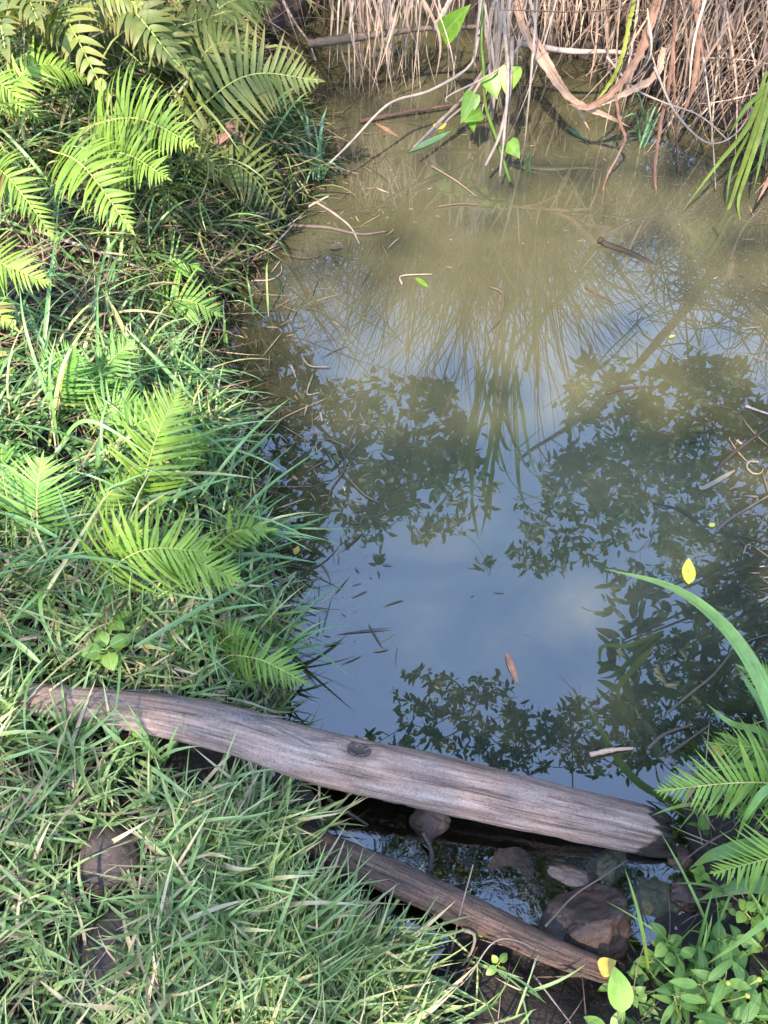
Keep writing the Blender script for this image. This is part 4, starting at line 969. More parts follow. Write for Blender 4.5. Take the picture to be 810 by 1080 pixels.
# ------------------------------------------------------------------ herbs
def herb(label, base, n, ll, lw, mat='herb', h=0.05, prof='leaf', cat='plant', group='small plants on the mud', light=None, az0=None, el=(0.1, 0.7), stems=1, spread=0.0, flower=None):
    base = A(base, float); root = empty('herb', base, label, cat, group)
    mbl = MB(); mbs = MB(); k = 0
    for s_ in range(stems):
        a = rng.uniform(0, 6.28); top = base + A([math.cos(a) * spread, math.sin(a) * spread, h * (0.6 + 0.6 * rng.random())])
        tube(mbs, spline([base, base * 0.5 + top * 0.5 + A([0, 0, 0.006]), top], 8), 0.0013, 5)
        az = rng.uniform(0, 6.28) if az0 is None else az0
        for i in range(n):
            f = 1 - 0.55 * (i // 2) / max(1, n / 2); pb = base + (top - base) * f
            a_ = az + math.pi * i + (i // 2) * 1.45 + 0.25 * rng.standard_normal(); e_ = rng.uniform(*el)
            l = ll * 0.60 * (0.7 + 0.5 * rng.random())
            pe = pb + angdir(a_, e_ + 0.2) * l * 0.22
            tube(mbs, A([pb, pe]), 0.0009, 4)
            leaf_batch(mbl, pe, angdir(a_, e_), updir(a_, e_) + 0.15 * rng.standard_normal(3), l, lw * 0.68 * (0.8 + 0.3 * rng.random()), 0.7, 0.18, prof, 8)
    mbl.build('foliage', M[mat], root); mbs.build('stem', M['stalk'], root)
    if flower is not None:
        for fx in flower:
            mb = MB(); c_ = A(fx)
            rings = [c_ + A([0, 0, dz]) + r_ * np.stack([np.cos(aa), np.sin(aa), 0 * aa], -1) for r_, dz in ((0.001, -0.003), (0.0034, -0.001), (0.0036, 0.002), (0.0024, 0.005), (0.0003, 0.006))]
            V_ = A(rings); ii = np.arange(V_.shape[0] * 28).reshape(-1, 28)
            mb.add(V_, np.stack([ii[:-1], ii[:-1][:, jk], ii[1:][:, jk], ii[1:]], -1), 0, 0.5); mb.build('flower_bud', M['yellow'], root)
            mb = MB(); tube(mb, spline([base, 0.5 * (base + c_) + A([0.004, 0, 0.004]), c_], 7), 0.0012, 5); mb.build('flower_stem', M['stalk'], root)
    return root
herb('small herb with one large pale spoon-shaped leaf at the bottom edge', G(648, 1078), 2, 0.110, 0.056, 'herb_light', 0.05, 'leaf', az0=R(95), el=(0.2, 0.5))
herb('low herb with rounded leaves near the bottom edge left of the flowers', G(640, 1090), 4, 0.07, 0.035, 'herb_light', 0.03)
herb('leafy upright herb with oval leaves right of the reddish stone', G(702, 1000), 6, 0.048, 0.030, 'herb', 0.08, stems=2, spread=0.02)
herb('herb with rounded leaves on the bank edge under the leafy herb', G(672, 1022), 5, 0.036, 0.030, 'herb', 0.04, 'heart', stems=2, spread=0.02)
herb('small three-leaved herb under the lower fern frond', G(733, 925), 4, 0.030, 0.026, 'herb_light', 0.03, 'heart')
herb('little four-leaved herb on the bank left of the broad reed blade', G(757, 962), 5, 0.028, 0.018, 'herb', 0.04)
herb('yellow-budded flowering plant with lance-shaped leaves at the bottom right', G(745, 1060), 8, 0.075, 0.024, 'herb', 0.08, stems=3, spread=0.035,
     flower=[G(742, 1042, 0.11), G(775, 1038, 0.10), G(758, 1055, 0.12)], cat='flower')
herb('roundish-leaved creeping herb between the flowers and the right edge', G(770, 1020), 6, 0.045, 0.034, 'herb', 0.03, 'heart', stems=2, spread=0.04)
herb('dark creeping herb at the right edge below the reed blade', G(800, 985), 6, 0.04, 0.03, 'herb', 0.04, 'leaf', stems=2, spread=0.04)
herb('broad oval-leaved herb at the right edge under the lower fern', G(792, 952), 6, 0.04, 0.026, 'herb', 0.05, stems=2, spread=0.03)
herb('low leafy herb in the bottom right corner', G(805, 1070), 6, 0.05, 0.03, 'herb', 0.04, stems=3, spread=0.05)
herb('tangle of narrow-leaved herb in the bottom right beside the flowers', G(715, 1080), 8, 0.06, 0.018, 'herb', 0.06, stems=3, spread=0.04)
herb('creeping herb with small round leaves along the bank edge', G(690, 1045), 6, 0.03, 0.026, 'herb', 0.03, 'heart', stems=3, spread=0.05)
herb('four-leaved herb standing on the dark mud beside the blue pool', G(446, 1048), 6, 0.058, 0.036, 'herb', 0.06, az0=R(35), el=(0.1, 0.5))
herb('small herb with three leaves on the mud below the thin branch', G(524, 1018), 4, 0.034, 0.020, 'herb', 0.03)
herb('tiny herb sprouting against the front of the thin branch', G(503, 985), 4, 0.020, 0.014, 'herb', 0.04, stems=1)
herb('broad-leaved herb growing out of the grass just above the log', G(125, 690), 6, 0.065, 0.042, 'herb', 0.08, stems=2, spread=0.03, group='small plants in the grass')
herb('light green leafy herb beside the small fern above the log', G(190, 695), 6, 0.04, 0.026, 'herb_light', 0.08, stems=2, spread=0.03, group='small plants in the grass')
herb('clover-like herb in the grass in front of the log', G(150, 790), 4, 0.024, 0.022, 'herb_light', 0.06, 'heart', group='small plants in the grass')
herb('round-leaved herb at the left edge by the green fern', G(15, 400), 5, 0.06, 0.045, 'herb_light', 0.10, 'heart', group='small plants in the grass')
herb('dark round-leaved herb half hidden in the brown thatch', G(100, 345), 4, 0.06, 0.05, 'herb', 0.06, 'heart', group='small plants in the grass')

# sparse mixed ground cover between the herbs on the right bank
mb = MB()
p = scatter(380, 0.34, 1.2, -0.4, 0.95, lambda x, y: (signed(x, y) > 0.03) & (x > 0.36 + 0.1 * rng.random(x.shape)))
shoots(mb, p, (0.01, 0.05), 4, (0.018, 0.045), (0.010, 0.020), stem_tilt=0.6, K=5, el0=(0.0, 0.7), curl=(0.2, 0.9))
p = scatter(190, 0.34, 1.2, -0.4, 0.95, lambda x, y: (signed(x, y) > 0.02))
shoots(mb, p, (0.02, 0.08), 3, (0.08, 0.18), (0.004, 0.008), stem_tilt=0.5, K=6)
tag(mb.build('ground_cover', M['herb']), 'low green ground cover of the right bank', 'ground cover', kind='stuff')
mb = MB()
p = scatter(26, -0.05, 0.36, -0.2, 0.33, lambda x, y: signed(x, y) > 0.0)
shoots(mb, p, (0.02, 0.09), 2, (0.06, 0.15), (0.002, 0.006), stem_tilt=0.6, K=6)
tag(mb.build('grass', M['lawn']), 'sparse thin grass blades growing on the bare mud', 'grass', kind='stuff')

# ------------------------------------------------------------------ twigs on the mud and in the outlet
def twig(name, label, pts, r, mat='paletwig', cat='twig', group=None, flat=False, taper=0.5, wd=None):
    pts = [A(p, float) for p in pts]; mb = MB(); q = spline(pts, max(8, 6 * len(pts)))
    if flat: ribbon(mb, pts, r * 2, 0.25, prof=lambda s: np.clip(np.minimum(1, 0.6 + 4 * s) * np.minimum(1, 0.3 + 5 * (1 - s)), 0.05, 1), n=24)
    else:
        tube(mb, q, np.linspace(r, r * taper, len(q)) * (1 + 0.12 * rng.standard_normal(len(q))), 6, 0, rng.random())
    o = mb.build(name, M[mat], None, loc=tuple(pts[0])); return tag(o, label, cat, group)

twig('twig', 'thin bent twig leaning on the reddish stone', [P(575, 977, 0.10), P(605, 945, 0.09), P(635, 925, 0.10), P(662, 907, 0.08)], 0.0019, 'twig')
twig('straw', 'thin upright dry stem standing before the thin branch', [G(474, 1012), P(486, 960, 0.12), P(499, 912, 0.20)], 0.0018, 'pale_stem', 'stem')
twig('straw', 'bleached hooked stem on the mud beside the dry upright stem', [P(487, 980, 0.10), P(500, 986, 0.10), P(498, 1002, 0.08), P(488, 1018, 0.05)], 0.0034, 'white', 'stem')
twig('twig', 'long dry stem lying across the mud at the bottom', [G(520, 1080, 0.02), P(548, 1062, 0.06), P(565, 1010, 0.08)], 0.0016, 'pale_stem')
twig('straw', 'curved straw arching over the mud below the thin branch', [G(440, 1078, 0.01), P(490, 1035, 0.09), P(530, 990, 0.11), P(600, 1020, 0.05)], 0.0014, 'pale_stem', 'stem')
twig('straw', 'straight straw on the mud near the bottom edge', [G(560, 1030, 0.03), G(598, 1080, 0.03)], 0.0018, 'pale_stem', 'stem')
twig('twig', 'forked weedy twig standing in the water between the two logs', [P(450, 930, -0.02), P(455, 900, 0.02), P(446, 878, 0.05)], 0.0055, 'twig')
twig('twig', 'dark twig under the rotted side of the thick log', [P(345, 842, 0.02), P(375, 862, 0.03), P(388, 870, 0.0)], 0.004, 'twig')
twig('twig', 'pale stick lying behind the log near its wet end', [P(622, 796, 0.005), P(645, 791, 0.012), P(668, 789, 0.004)], 0.006, 'paletwig')
twig('root', 'thin brown root crossing the thatch on the upper left bank', [G(45, 260, 0.05), G(110, 285, 0.06), G(160, 302, 0.06), G(200, 293, 0.03)], 0.005, 'paletwig', 'root')
twig('root', 'second brown root lying lower in the thatch', [G(20, 320, 0.05), G(80, 330, 0.06), G(130, 300, 0.07), G(150, 290, 0.04)], 0.004, 'twig', 'root')
twig('twig', 'pale dry stem crossing the grass at the top left corner', [PY(12, 5, 3.3), PY(30, 20, 3.3), PY(48, 38, 3.3)], 0.005, 'pale_stem')
twig('root', 'mossy brown root mass running out between the ferns to the water', [G(200, 140, 0.05), G(250, 150, 0.06), P(290, 170, 0.03), P(312, 182, 0.0)], 0.012, 'branch', 'root')
twig('dead_leaf', 'brown crumpled dead leaf lying behind the log end', [G(735, 790, 0.02), G(750, 795, 0.03), G(757, 800, 0.01)], 0.010, 'orange', 'leaf', flat=True)
# yellow leaf on the thin branch
mb = MB(); b = P(632, 1022, 0.075); leaf_batch(mb, b, nrm(A([1, 0.35, -0.1])), A([0, -0.3, 1]), 0.036, 0.030, 0.3, 0.2, 'heart', 8, rnd=0.5)
tag(mb.build('yellow_leaf', M['orange'], None, loc=tuple(b)), 'yellow fallen leaf resting on the tip of the thin branch', 'leaf')
mb = MB(); b = G(796, 1006, 0.06); leaf_batch(mb, b, nrm(A([1, 0.2, 0.1])), A([0, -0.3, 1]), 0.04, 0.028, 0.3, 0.2, 'leaf', 8, rnd=0.5)
tag(mb.build('yellow_leaf', M['yellow'], None, loc=tuple(b)), 'yellow fallen leaf among the herbs at the right edge', 'leaf')
mb = MB(); b = P(232, 182, 0.20)
for k in range(7): leaf_batch(mb, P(232 + 22 * rng.random(), 132 + 14 * rng.random(), 0.30 + 0.05 * rng.random()), angdir(rng.uniform(0, 6), 0.2), A([0, -0.4, 1]), 0.07, 0.03, 1.0, 0.4, 'leaf', 7, rnd=0.2)
tag(mb.build('dead_leaf', M['straw_pink'], None, loc=tuple(P(240, 138, 0.3))), 'curled pinkish dead leaf cluster caught between the olive ferns', 'leaf')

# ------------------------------------------------------------------ floating and sunken bits on the pond
zf = 0.004
def float_leaf(name, label, c, d, l, wd, mat, prof='leaf', curl=0.2, fold=0.12, group=None):
    mb = MB(); c = A(c, float); d = nrm(A([d[0], d[1], 0.0])); b = c - d * l * 0.5
    leaf_batch(mb, b, d, A([0, 0, 1.]), l, wd, curl, fold, prof, 9, rnd=0.5); mb.v[-1][:, 2] = np.maximum(mb.v[-1][:, 2], 0.0015)
    return tag(mb.build(name, M[mat], None, loc=tuple(b)), label, 'leaf', group)
def pd(x0, y0, x1, y1):
    return (P(x1, y1) - P(x0, y0))[:2]
def fleaf(name, label, x0, y0, x1, y1, wd, mat, **k):
    a, b = P(x0, y0, zf), P(x1, y1, zf); return float_leaf(name, label, 0.5 * (a + b), (b - a)[:2], float(np.linalg.norm(b - a)), wd, mat, **k)
fleaf('yellow_leaf', 'yellow-green leaf floating just above the tip of the arching reed', 726, 616, 727, 588, 0.032, 'yellow')
fleaf('yellow_leaf', 'round yellow leaf floating under the hanging pale vines', 460, 135, 471, 129, 0.045, 'yellow', prof='heart')
fleaf('dead_leaf', 'orange leaf floating close to the tips of the left grass', 311, 585, 315, 575, 0.014, 'orange')
fleaf('dead_leaf', 'narrow brown dead leaf half sunk in the blue reflection', 534, 688, 547, 722, 0.016, 'straw_pink')
fleaf('dead_leaf', 'pale blade floating by the long thin vine at the far side', 396, 130, 421, 144, 0.022, 'straw_pink')
fleaf('green_leaf', 'green blade floating beside the pale vine bundle', 432, 160, 476, 137, 0.034, 'bluegrass')
fleaf('green_leaf', 'second green blade floating in front of the curved dry cane leaf', 597, 134, 620, 148, 0.022, 'bluegrass')
fleaf('dead_leaf', 'dark brown dead leaf floating left of the pond middle', 347, 262, 363, 258, 0.03, 'sunken')
fleaf('yellow_leaf', 'tiny yellow leaf floating in the sunlit right part', 706, 356, 712, 353, 0.009, 'yellow')
fleaf('yellow_leaf', 'small greenish leaf bit beside the sunken twig on the right', 748, 555, 755, 552, 0.012, 'yellow')
fleaf('green_leaf', 'small pale green leaf floating under the far right vegetation', 438, 293, 452, 302, 0.018, 'vine')
fleaf('dead_leaf', 'pinkish leaf scrap near the tip of the arching reed', 614, 582, 620, 584, 0.010, 'straw_pink')
fleaf('dead_leaf', 'pale scrap floating nearest the grass blade tip', 298, 472, 304, 477, 0.012, 'straw_pink')
fleaf('dead_leaf', 'faded green leaf sunk left of the pond middle', 352, 480, 357, 489, 0.012, 'sedge')
fleaf('dead_leaf', 'tan scrap floating beside the long grass blade', 308, 502, 314, 506, 0.009, 'straw_pink')
fleaf('dead_leaf', 'yellowish scrap floating between the small fern and the left grass', 322, 555, 327, 549, 0.008, 'straw')
fleaf('yellow_leaf', 'yellowish leaf scrap afloat above the small light fern', 286, 677, 292, 671, 0.009, 'straw')
def fstick(label, pts, r, mat='white', flat=False, cat='stem', name='floating_straw', z=zf):
    return twig(name, label, [P(x, y, z if len(q) == 0 else q[0]) for x, y, *q in pts], r, mat, cat, 'bits floating on the pond', flat)
fstick('straight white split stem floating at the right', [(737, 514), (745, 513), (775, 496)], 0.0055, flat=True)
fstick('white hook-shaped stem floating at the right edge', [(800, 487), (790, 487), (788, 493), (794, 499), (802, 499), (805, 494)], 0.0032)
fstick('small white looped stem floating under the hook-shaped one', [(784, 584), (787, 576), (791, 574), (791, 580)], 0.0022)
fstick('bone-white twig at the right edge above the hook-shaped stem', [(777, 464), (784, 469), (792, 465)], 0.004)
fstick('white bit at the right edge above the reed', [(800, 634), (806, 632), (812, 628)], 0.004)
fstick('bleached leaf curl at the tip of the left grass', [(286, 580), (287, 604), (300, 612), (313, 603)], 0.005, flat=True)
fstick('pale bent stem floating highest in the dark left margin', [(320, 379), (328, 386), (348, 387)], 0.0036)
fstick('pale elbow-shaped stem floating in the left margin', [(330, 395), (324, 415), (337, 414)], 0.0030)
fstick('short pale stem left of the elbow-shaped one', [(307, 385), (312, 398)], 0.0036)
fstick('short upright pale stem under the elbow-shaped one', [(324, 427), (321, 438)], 0.0034)
fstick('short white bit right of the upright pale stem', [(338, 435), (340, 444)], 0.0036)
fstick('white bit nearest the grass in the left margin', [(271, 434), (280, 440)], 0.0045)
fstick('tiny white bit above the grass tip', [(264, 420), (270, 415)], 0.003)
fstick('greenish straw lying diagonally on the left margin', [(275, 460), (300, 440), (345, 420)], 0.0026, 'dead')
fstick('pale stem lying on the surface beside the small green leaf', [(424, 300), (424, 291), (456, 289)], 0.0034)
fstick('V-shaped pale twig floating at the water edge by the olive fern', [(333, 213), (352, 225), (370, 240), (379, 257)], 0.0045, 'pale_stem')
fstick('pale straw crossing the tip of the olive fern', [(285, 262), (297, 250), (310, 236)], 0.0050, 'pale_stem')
fstick('yellow straw next to the V-shaped twig', [(325, 218), (348, 206)], 0.0050, 'dead')
fstick('dark floating twig with a pale end by the olive fern', [(310, 238), (345, 240), (380, 247), (408, 244)], 0.0060, 'twig', name='floating_twig', cat='twig')
fstick('straw floating in the shade right of the small shoots', [(300, 268), (318, 272), (336, 270), (336, 263)], 0.0035, 'dead')
fstick('pale curved straw floating by the two-bladed shoot', [(265, 296), (285, 295), (296, 288), (297, 280)], 0.003, 'pale_stem')
fstick('straw floating at the far side below the pale vines', [(462, 218), (485, 215), (505, 216)], 0.0035, 'dead')
fstick('thin straw floating on the far side under the vine tips', [(455, 175), (480, 190), (500, 205)], 0.003, 'dead')
fstick('curved dry stem floating in the sunlit middle', [(516, 302), (530, 310), (528, 335), (515, 350)], 0.003, 'dead')
fstick('short dry stem floating in the sunlit middle beside the curved one', [(617, 302), (632, 311), (648, 319)], 0.0030, 'dead')
fstick('thin brown stem floating left of the reflected leaves', [(368, 505), (385, 522), (400, 530)], 0.0026, 'dead')
fstick('sunken pale stem lying in the left margin', [(359, 470), (364, 492), (350, 515), (346, 530)], 0.003, 'dead')
fstick('long pale stem floating across the right middle', [(640, 415), (665, 408), (695, 407)], 0.003, 'dead')
def sunk(label, pts, r, mat='darktwig'):
    return twig('sunken_branch', label, [P(x, y, z) for x, y, z in pts], r, mat, 'branch', 'branches sunk in the pond')
sunk('dark bent branch running from the hanging cane stem into the water', [(632, 252, .02), (640, 258, .006), (668, 268, .003), (700, 285, -.01), (760, 310, -.05)], 0.010)
sunk('black branch rising from the right edge by the bone-white twig', [(735, 522, -.02), (760, 490, .001), (790, 465, .02), (815, 448, .05)], 0.007)
sunk('slender dark branch crossing the right side under the white stem', [(680, 532, -.005), (712, 536, .001), (735, 550, .002), (742, 560, -.01)], 0.004)
sunk('reddish sunken branch leaning up to the right edge', [(735, 588, -.02), (760, 555, .0), (790, 535, .004), (815, 520, .01)], 0.005, 'twig')
sunk('thin sunken twig reaching right from the small greenish leaf', [(745, 562, -.005), (780, 565, .002), (815, 575, .002)], 0.004)
sunk('curved brown twig behind the reed at the right edge', [(700, 755, -.005), (730, 730, .01), (752, 712, .03), (770, 690, .02)], 0.0035, 'twig')
sunk('pale sunken stick left of the fern tip', [(678, 795, -.006), (700, 775, .003), (728, 765, .01)], 0.0045, 'twig')
sunk('brown sunken stick beside the pale one near the fern', [(690, 805, -.01), (720, 785, .003), (748, 765, .01)], 0.004, 'twig')
sunk('small dark twig floating in the right middle', [(738, 456, .003), (748, 453, .004), (756, 444, .003)], 0.003)
sunk('thin straw-coloured branch lying at the right edge above the black branch', [(786, 428, .004), (800, 433, .01), (815, 438, .02)], 0.004, 'paletwig')
sunk('reddish brown bent root floating under the far vines', [(380, 128, .01), (430, 118, .02), (470, 112, .02), (520, 105, .01)], 0.008, 'branch')

# litter lying under the shallow water of the left margin and outlet
mb = MB()
p = scatter(900, -0.75, 0.05, 0.7, 2.4, lambda x, y: (signed(x, y) < 0.0) & (signed(x, y) > -0.36)); n_ = len(p)
base = np.stack([p[:, 0], p[:, 1], np.maximum(gz(p[:, 0], p[:, 1]), -0.09) + rng.uniform(0.005, 0.03, n_)], 1); base[:, 2] = np.minimum(base[:, 2], -0.004)
a_ = rng.uniform(0, 6.28, n_)
leaf_batch(mb, base, angdir(a_, 0 * a_), A([0, 0, 1.]) + 0.3 * rng.standard_normal((n_, 3)), rng.uniform(0.03, 0.16, n_), rng.uniform(0.004, 0.016, n_), 0.2, 0.1, 'leaf', 5)
p = scatter(420, 0.45, 1.6, 0.7, 2.2, lambda x, y: (signed(x, y) < 0.0) & (signed(x, y) > -0.45)); n_ = len(p)
base = np.stack([p[:, 0], p[:, 1], np.maximum(gz(p[:, 0], p[:, 1]), -0.10) + rng.uniform(0.005, 0.03, n_)], 1); base[:, 2] = np.minimum(base[:, 2], -0.004)
a_ = rng.uniform(0, 6.28, n_)
leaf_batch(mb, base, angdir(a_, 0 * a_), A([0, 0, 1.]) + 0.3 * rng.standard_normal((n_, 3)), rng.uniform(0.03, 0.16, n_), rng.uniform(0.003, 0.009, n_), 0.2, 0.1, 'leaf', 5)
p = scatter(700, -0.6, 1.6, 2.1, 3.6, lambda x, y: (signed(x, y) < 0.0) & (signed(x, y) > -0.75)); n_ = len(p)
base = np.stack([p[:, 0], p[:, 1], np.full(n_, 0.0) - rng.uniform(0.002, 0.03, n_)], 1); a_ = rng.uniform(0, 6.28, n_)
leaf_batch(mb, base, angdir(a_, 0 * a_), A([0, 0, 1.]) + 0.2 * rng.standard_normal((n_, 3)), rng.uniform(0.05, 0.3, n_), rng.uniform(0.004, 0.012, n_), 0.1, 0.1, 'leaf', 5)
tag(mb.build('sunken_litter', M['sunken']), 'brown dead leaves and stems sunk along the pond margins', 'litter', kind='stuff')
mb = MB(); p = scatter(1700, -0.8, 1.7, 0.6, 3.6, lambda x, y: signed(x, y) < -0.02); n_ = len(p); a_ = rng.uniform(0, 6.28, n_)
keepm = rng.random(n_) < np.where((p[:, 0] < -0.05) | (p[:, 0] > 0.7) | (p[:, 1] > 2), 0.8, 0.12); p = p[keepm]; a_ = a_[keepm]; n_ = len(p)
leaf_batch(mb, np.stack([p[:, 0], p[:, 1], np.full(n_, 0.0022)], 1), angdir(a_, 0 * a_), A([0, 0, 1.]), 0.003 + 0.026 * rng.random(n_) ** 4, 0.0012 + 0.0024 * rng.random(n_), 0.05, 0.05, 'leaf', 3)
# straw bits gathered along the edges
p = scatter(1900, -0.75, 1.7, 0.7, 3.4, lambda x, y: (signed(x, y) < 0.02) & (signed(x, y) > -0.42 * (rng.random(x.shape) ** 1.6 + 0.1)) & ((x < 0.05) | (y > 2.0) | (x > 0.85))); n_ = len(p); a_ = rng.uniform(0, 6.28, n_)
leaf_batch(mb, np.stack([p[:, 0], p[:, 1], np.full(n_, 0.0) + rng.uniform(-0.002, 0.006, n_)], 1), angdir(a_, 0 * a_), A([0, 0, 1.]) + 0.3 * rng.standard_normal((n_, 3)), 0.02 + 0.12 * rng.random(n_) ** 2, rng.uniform(0.002, 0.005, n_), 0.1, 0.1, 'leaf', 4, 1, side=0.4 * rng.standard_normal(n_))
tag(mb.build('plant_litter', [M['dead'], M['sunken']]), 'fine pale plant litter scattered on the pond surface', 'litter', kind='stuff')

# ------------------------------------------------------------------ far-bank hanging plants
def polyY(pts, Y):
    out = []
    for x, y, *q in pts:
        p = PY(x, y, Y if len(q) == 0 else q[0])
        out.append(p if p[2] > -0.01 else P(x, y, -0.01))
    return out
cb = A([1.15, 3.55, 0.45]); cb[2] = float(gz(cb[0], cb[1]))
cane = empty('cane_plant', cb, 'big cane with broad pinkish dead leaves hanging into the pond at the top', 'cane')
def cane_leaf(pts, Y, wd, mat='straw_pink', rnd=0.5, name='dead_leaf', fold=0.35, twist=0.0):
    mb = MB(); ribbon(mb, polyY(pts, Y), wd * 0.88, fold, n=60, rnd=rnd, hint=(0.1, -1, 0.3), twist=twist, fray=0.35,
                      prof=lambda s: np.minimum(1, 0.7 + 2 * s) * np.clip(1 - s ** 4, 0.06, 1)); mb.build(name, M[mat], cane)
print('LOGLEN', ln[-1], ln2[-1])
cane_leaf([(705, -60, 3.0), (690, 10, 2.75), (672, 60, 2.65), (650, 92, 2.6), (622, 112, 2.6), (600, 110, 2.62)], 2.7, 0.042, rnd=0.5)
cane_leaf([(535, -40, 3.1), (548, 20, 2.9), (575, 70, 2.75), (602, 104, 2.65), (640, 122, 2.6), (664, 134, 2.6)], 2.7, 0.034, rnd=0.75)
cane_leaf([(560, 30, 2.85), (590, 85, 2.72), (608, 112, 2.68), (622, 138, 2.62)], 2.7, 0.024, rnd=0.7)
cane_leaf([(700, 50, 2.7), (690, 80, 2.64), (655, 100, 2.6), (625, 114, 2.6)], 2.7, 0.035, rnd=0.95)
cane_leaf([(648, 100, 2.6), (654, 130, 2.58), (658, 148, 2.56), (640, 185, 2.5), (631, 220, 2.45), (634, 256, 2.41)], 2.5, 0.022, rnd=0.35, fold=0.9)
cane_leaf([(712, 20, 2.7), (706, 80, 2.64), (696, 130, 2.6), (690, 175, 2.5), (690, 205, 2.46), (681, 245, 2.42)], 2.5, 0.028, rnd=0.05, fold=0.8)
cane_leaf([(712, 0, 2.8), (709, 70, 2.68), (711, 130, 2.6), (715, 190, 2.52), (712, 212, 2.5)], 2.6, 0.020, rnd=0.2, fold=0.7, twist=1.5)
cane_leaf([(733, -20, 2.8), (736, 40, 2.72), (732, 85, 2.66), (722, 115, 2.62), (711, 140, 2.6)], 2.6, 0.024, rnd=0.3)
cane_leaf([(728, -20, 2.8), (735, 20, 2.74), (742, 60, 2.7), (748, 104, 2.66)], 2.6, 0.018, rnd=0.4)
cane_leaf([(672, -20, 2.9), (664, 20, 2.8), (655, 62, 2.7), (640, 92, 2.62), (627, 108, 2.6)], 2.6, 0.024, 'cane', 0.93, 'leaf')
for k in range(16):                         # green crown leaves above the frame, mirrored in the pond
    tx, ty = rng.uniform(440, 640), rng.uniform(400, 575)
    tip = mirror_y(tx, ty, rng.uniform(2.7, 3.3)); base = A([0.55 + 0.3 * rng.random(), 3.5, 1.5 + 0.5 * rng.random()])
    m_ = 0.5 * (tip + base) + A([0, 0, 0.45]); mb = MB(); ribbon(mb, [base, m_, tip], 0.035, 0.3, n=26, rnd=rng.random() * 0.7); mb.build('leaf', M['cane'], cane)
mb = MB()
for k in range(4):
    x0 = cb + A([0.12 * rng.standard_normal(), 0.1 * rng.standard_normal(), -0.05]); tube(mb, spline([x0, x0 + A([-0.15, -0.02, 0.8]), A([0.68 + 0.1 * k, 3.5, 1.6 + 0.15 * k])], 20), np.linspace(0.02, 0.012, 20), 8)
mb.build('stalk', M['cane'], cane)

# pale hanging root bundle
def bundle(name, label, cx, ys, Y0, n, spread, ln_, mat, w_=0.006, cat='roots', drift=0.0, splay=0.05, r_lo=0.0):
    top = PY(cx, ys, Y0); mb = MB()
    for k in range(n):
        b = top + A([spread * rng.standard_normal(), 0.08 * rng.standard_normal(), 0.03 * rng.standard_normal()])
        L_ = ln_ * rng.uniform(0.45, 1.05); e = b + A([drift + splay * rng.standard_normal(), -0.04 + 0.05 * rng.standard_normal(), -L_])
        m_ = 0.5 * (b + e) + A([0.035 * rng.standard_normal(), 0.035 * rng.standard_normal(), 0])
        ribbon(mb, [b, m_, e], w_ * rng.uniform(0.5, 1.4), 0.3, hint=(0.3, -1, 0.1), n=12, rnd=r_lo + (1 - r_lo) * rng.random(), twist=rng.standard_normal())
    return tag(mb.build(name, M[mat], None, loc=tuple(top)), label, cat)
bundle('hanging_roots', 'pale bundle of hanging rootlets left of the pale vines, top middle', 412, -40, 3.15, 90, 0.10, 0.50, 'straw', 0.008, r_lo=0.5)
bundle('hanging_roots', 'loose dry rootlets under the far bank right of the vine', 590, -40, 3.35, 70, 0.16, 0.40, 'straw', 0.008)
bundle('hanging_vine', 'bundle of whitish vine stems dipping towards the water, top middle', 525, -30, 2.95, 22, 0.045, 0.62, 'pale_stem', 0.012, 'vine stems', drift=0.02, splay=0.045, r_lo=0.4)
bundle('hanging_roots', 'reddish dry rootlets hanging in the top right corner', 775, -40, 3.0, 110, 0.28, 0.42, 'straw', 0.008)
bundle('hanging_roots', 'loose tangle of pinkish dry stems hanging low beside the dry cane leaves', 748, -30, 2.85, 70, 0.16, 0.62, 'straw', 0.007, splay=0.16, drift=0.03)
bundle('hanging_roots', 'dry stems hanging behind the yellow-green reed at the right edge', 812, 10, 2.70, 70, 0.15, 0.55, 'straw', 0.007, splay=0.16, drift=-0.03)
twig('vine', 'looping bare stem drooping from the dry cane towards the right edge', polyY([(690, 70, 2.65), (712, 118, 2.58), (745, 150, 2.52), (775, 142, 2.5), (800, 105, 2.55), (815, 80, 2.6)], 2.6), 0.0045, 'pale_stem', 'vine stem')
twig('vine', 'thin bare stem hanging in a curve above the sky reflection', polyY([(742, 60, 2.7), (748, 110, 2.6), (752, 150, 2.5), (755, 200, 2.42)], 2.6), 0.0035, 'pale_stem', 'vine stem')
twig('vine', 'bare stem crossing low between the hanging dry leaves', polyY([(640, 60, 2.75), (668, 92, 2.66), (700, 108, 2.6), (738, 122, 2.56), (770, 150, 2.5)], 2.6), 0.004, 'pale_stem', 'vine stem')
bundle('hanging_roots', 'short dark rootlets beside the clay lump at the top', 330, -50, 3.6, 40, 0.12, 0.36, 'dead', 0.008)
twig('vine', 'long thin pale vine stem slanting from the far bank to the blue-green tuft', polyY([(505, 40, 3.0), (495, 70, 2.9), (455, 95, 2.78), (420, 105, 2.7), (400, 118, 2.62), (372, 148, 2.52), (348, 172, 2.44)], 2.8), 0.0065, 'pale_stem', 'vine stem')
twig('vine', 'short pale vine stem slanting to the green floating blade', polyY([(513, 70, 2.95), (490, 102, 2.8), (460, 132, 2.66), (436, 156, 2.56)], 2.8), 0.009, 'pale_stem', 'vine stem')
twig('vine', 'second slanting pale stem twinned with the short one', polyY([(518, 66, 2.96), (495, 105, 2.8), (470, 128, 2.7), (440, 152, 2.58)], 2.8), 0.007, 'pale_stem', 'vine stem')
twig('vine', 'straight whitish stem dropping beside the vine leaves', polyY([(540, 40, 2.85), (538, 90, 2.7), (528, 140, 2.55), (512, 175, 2.46)], 2.8), 0.009, 'pale_stem', 'vine stem')
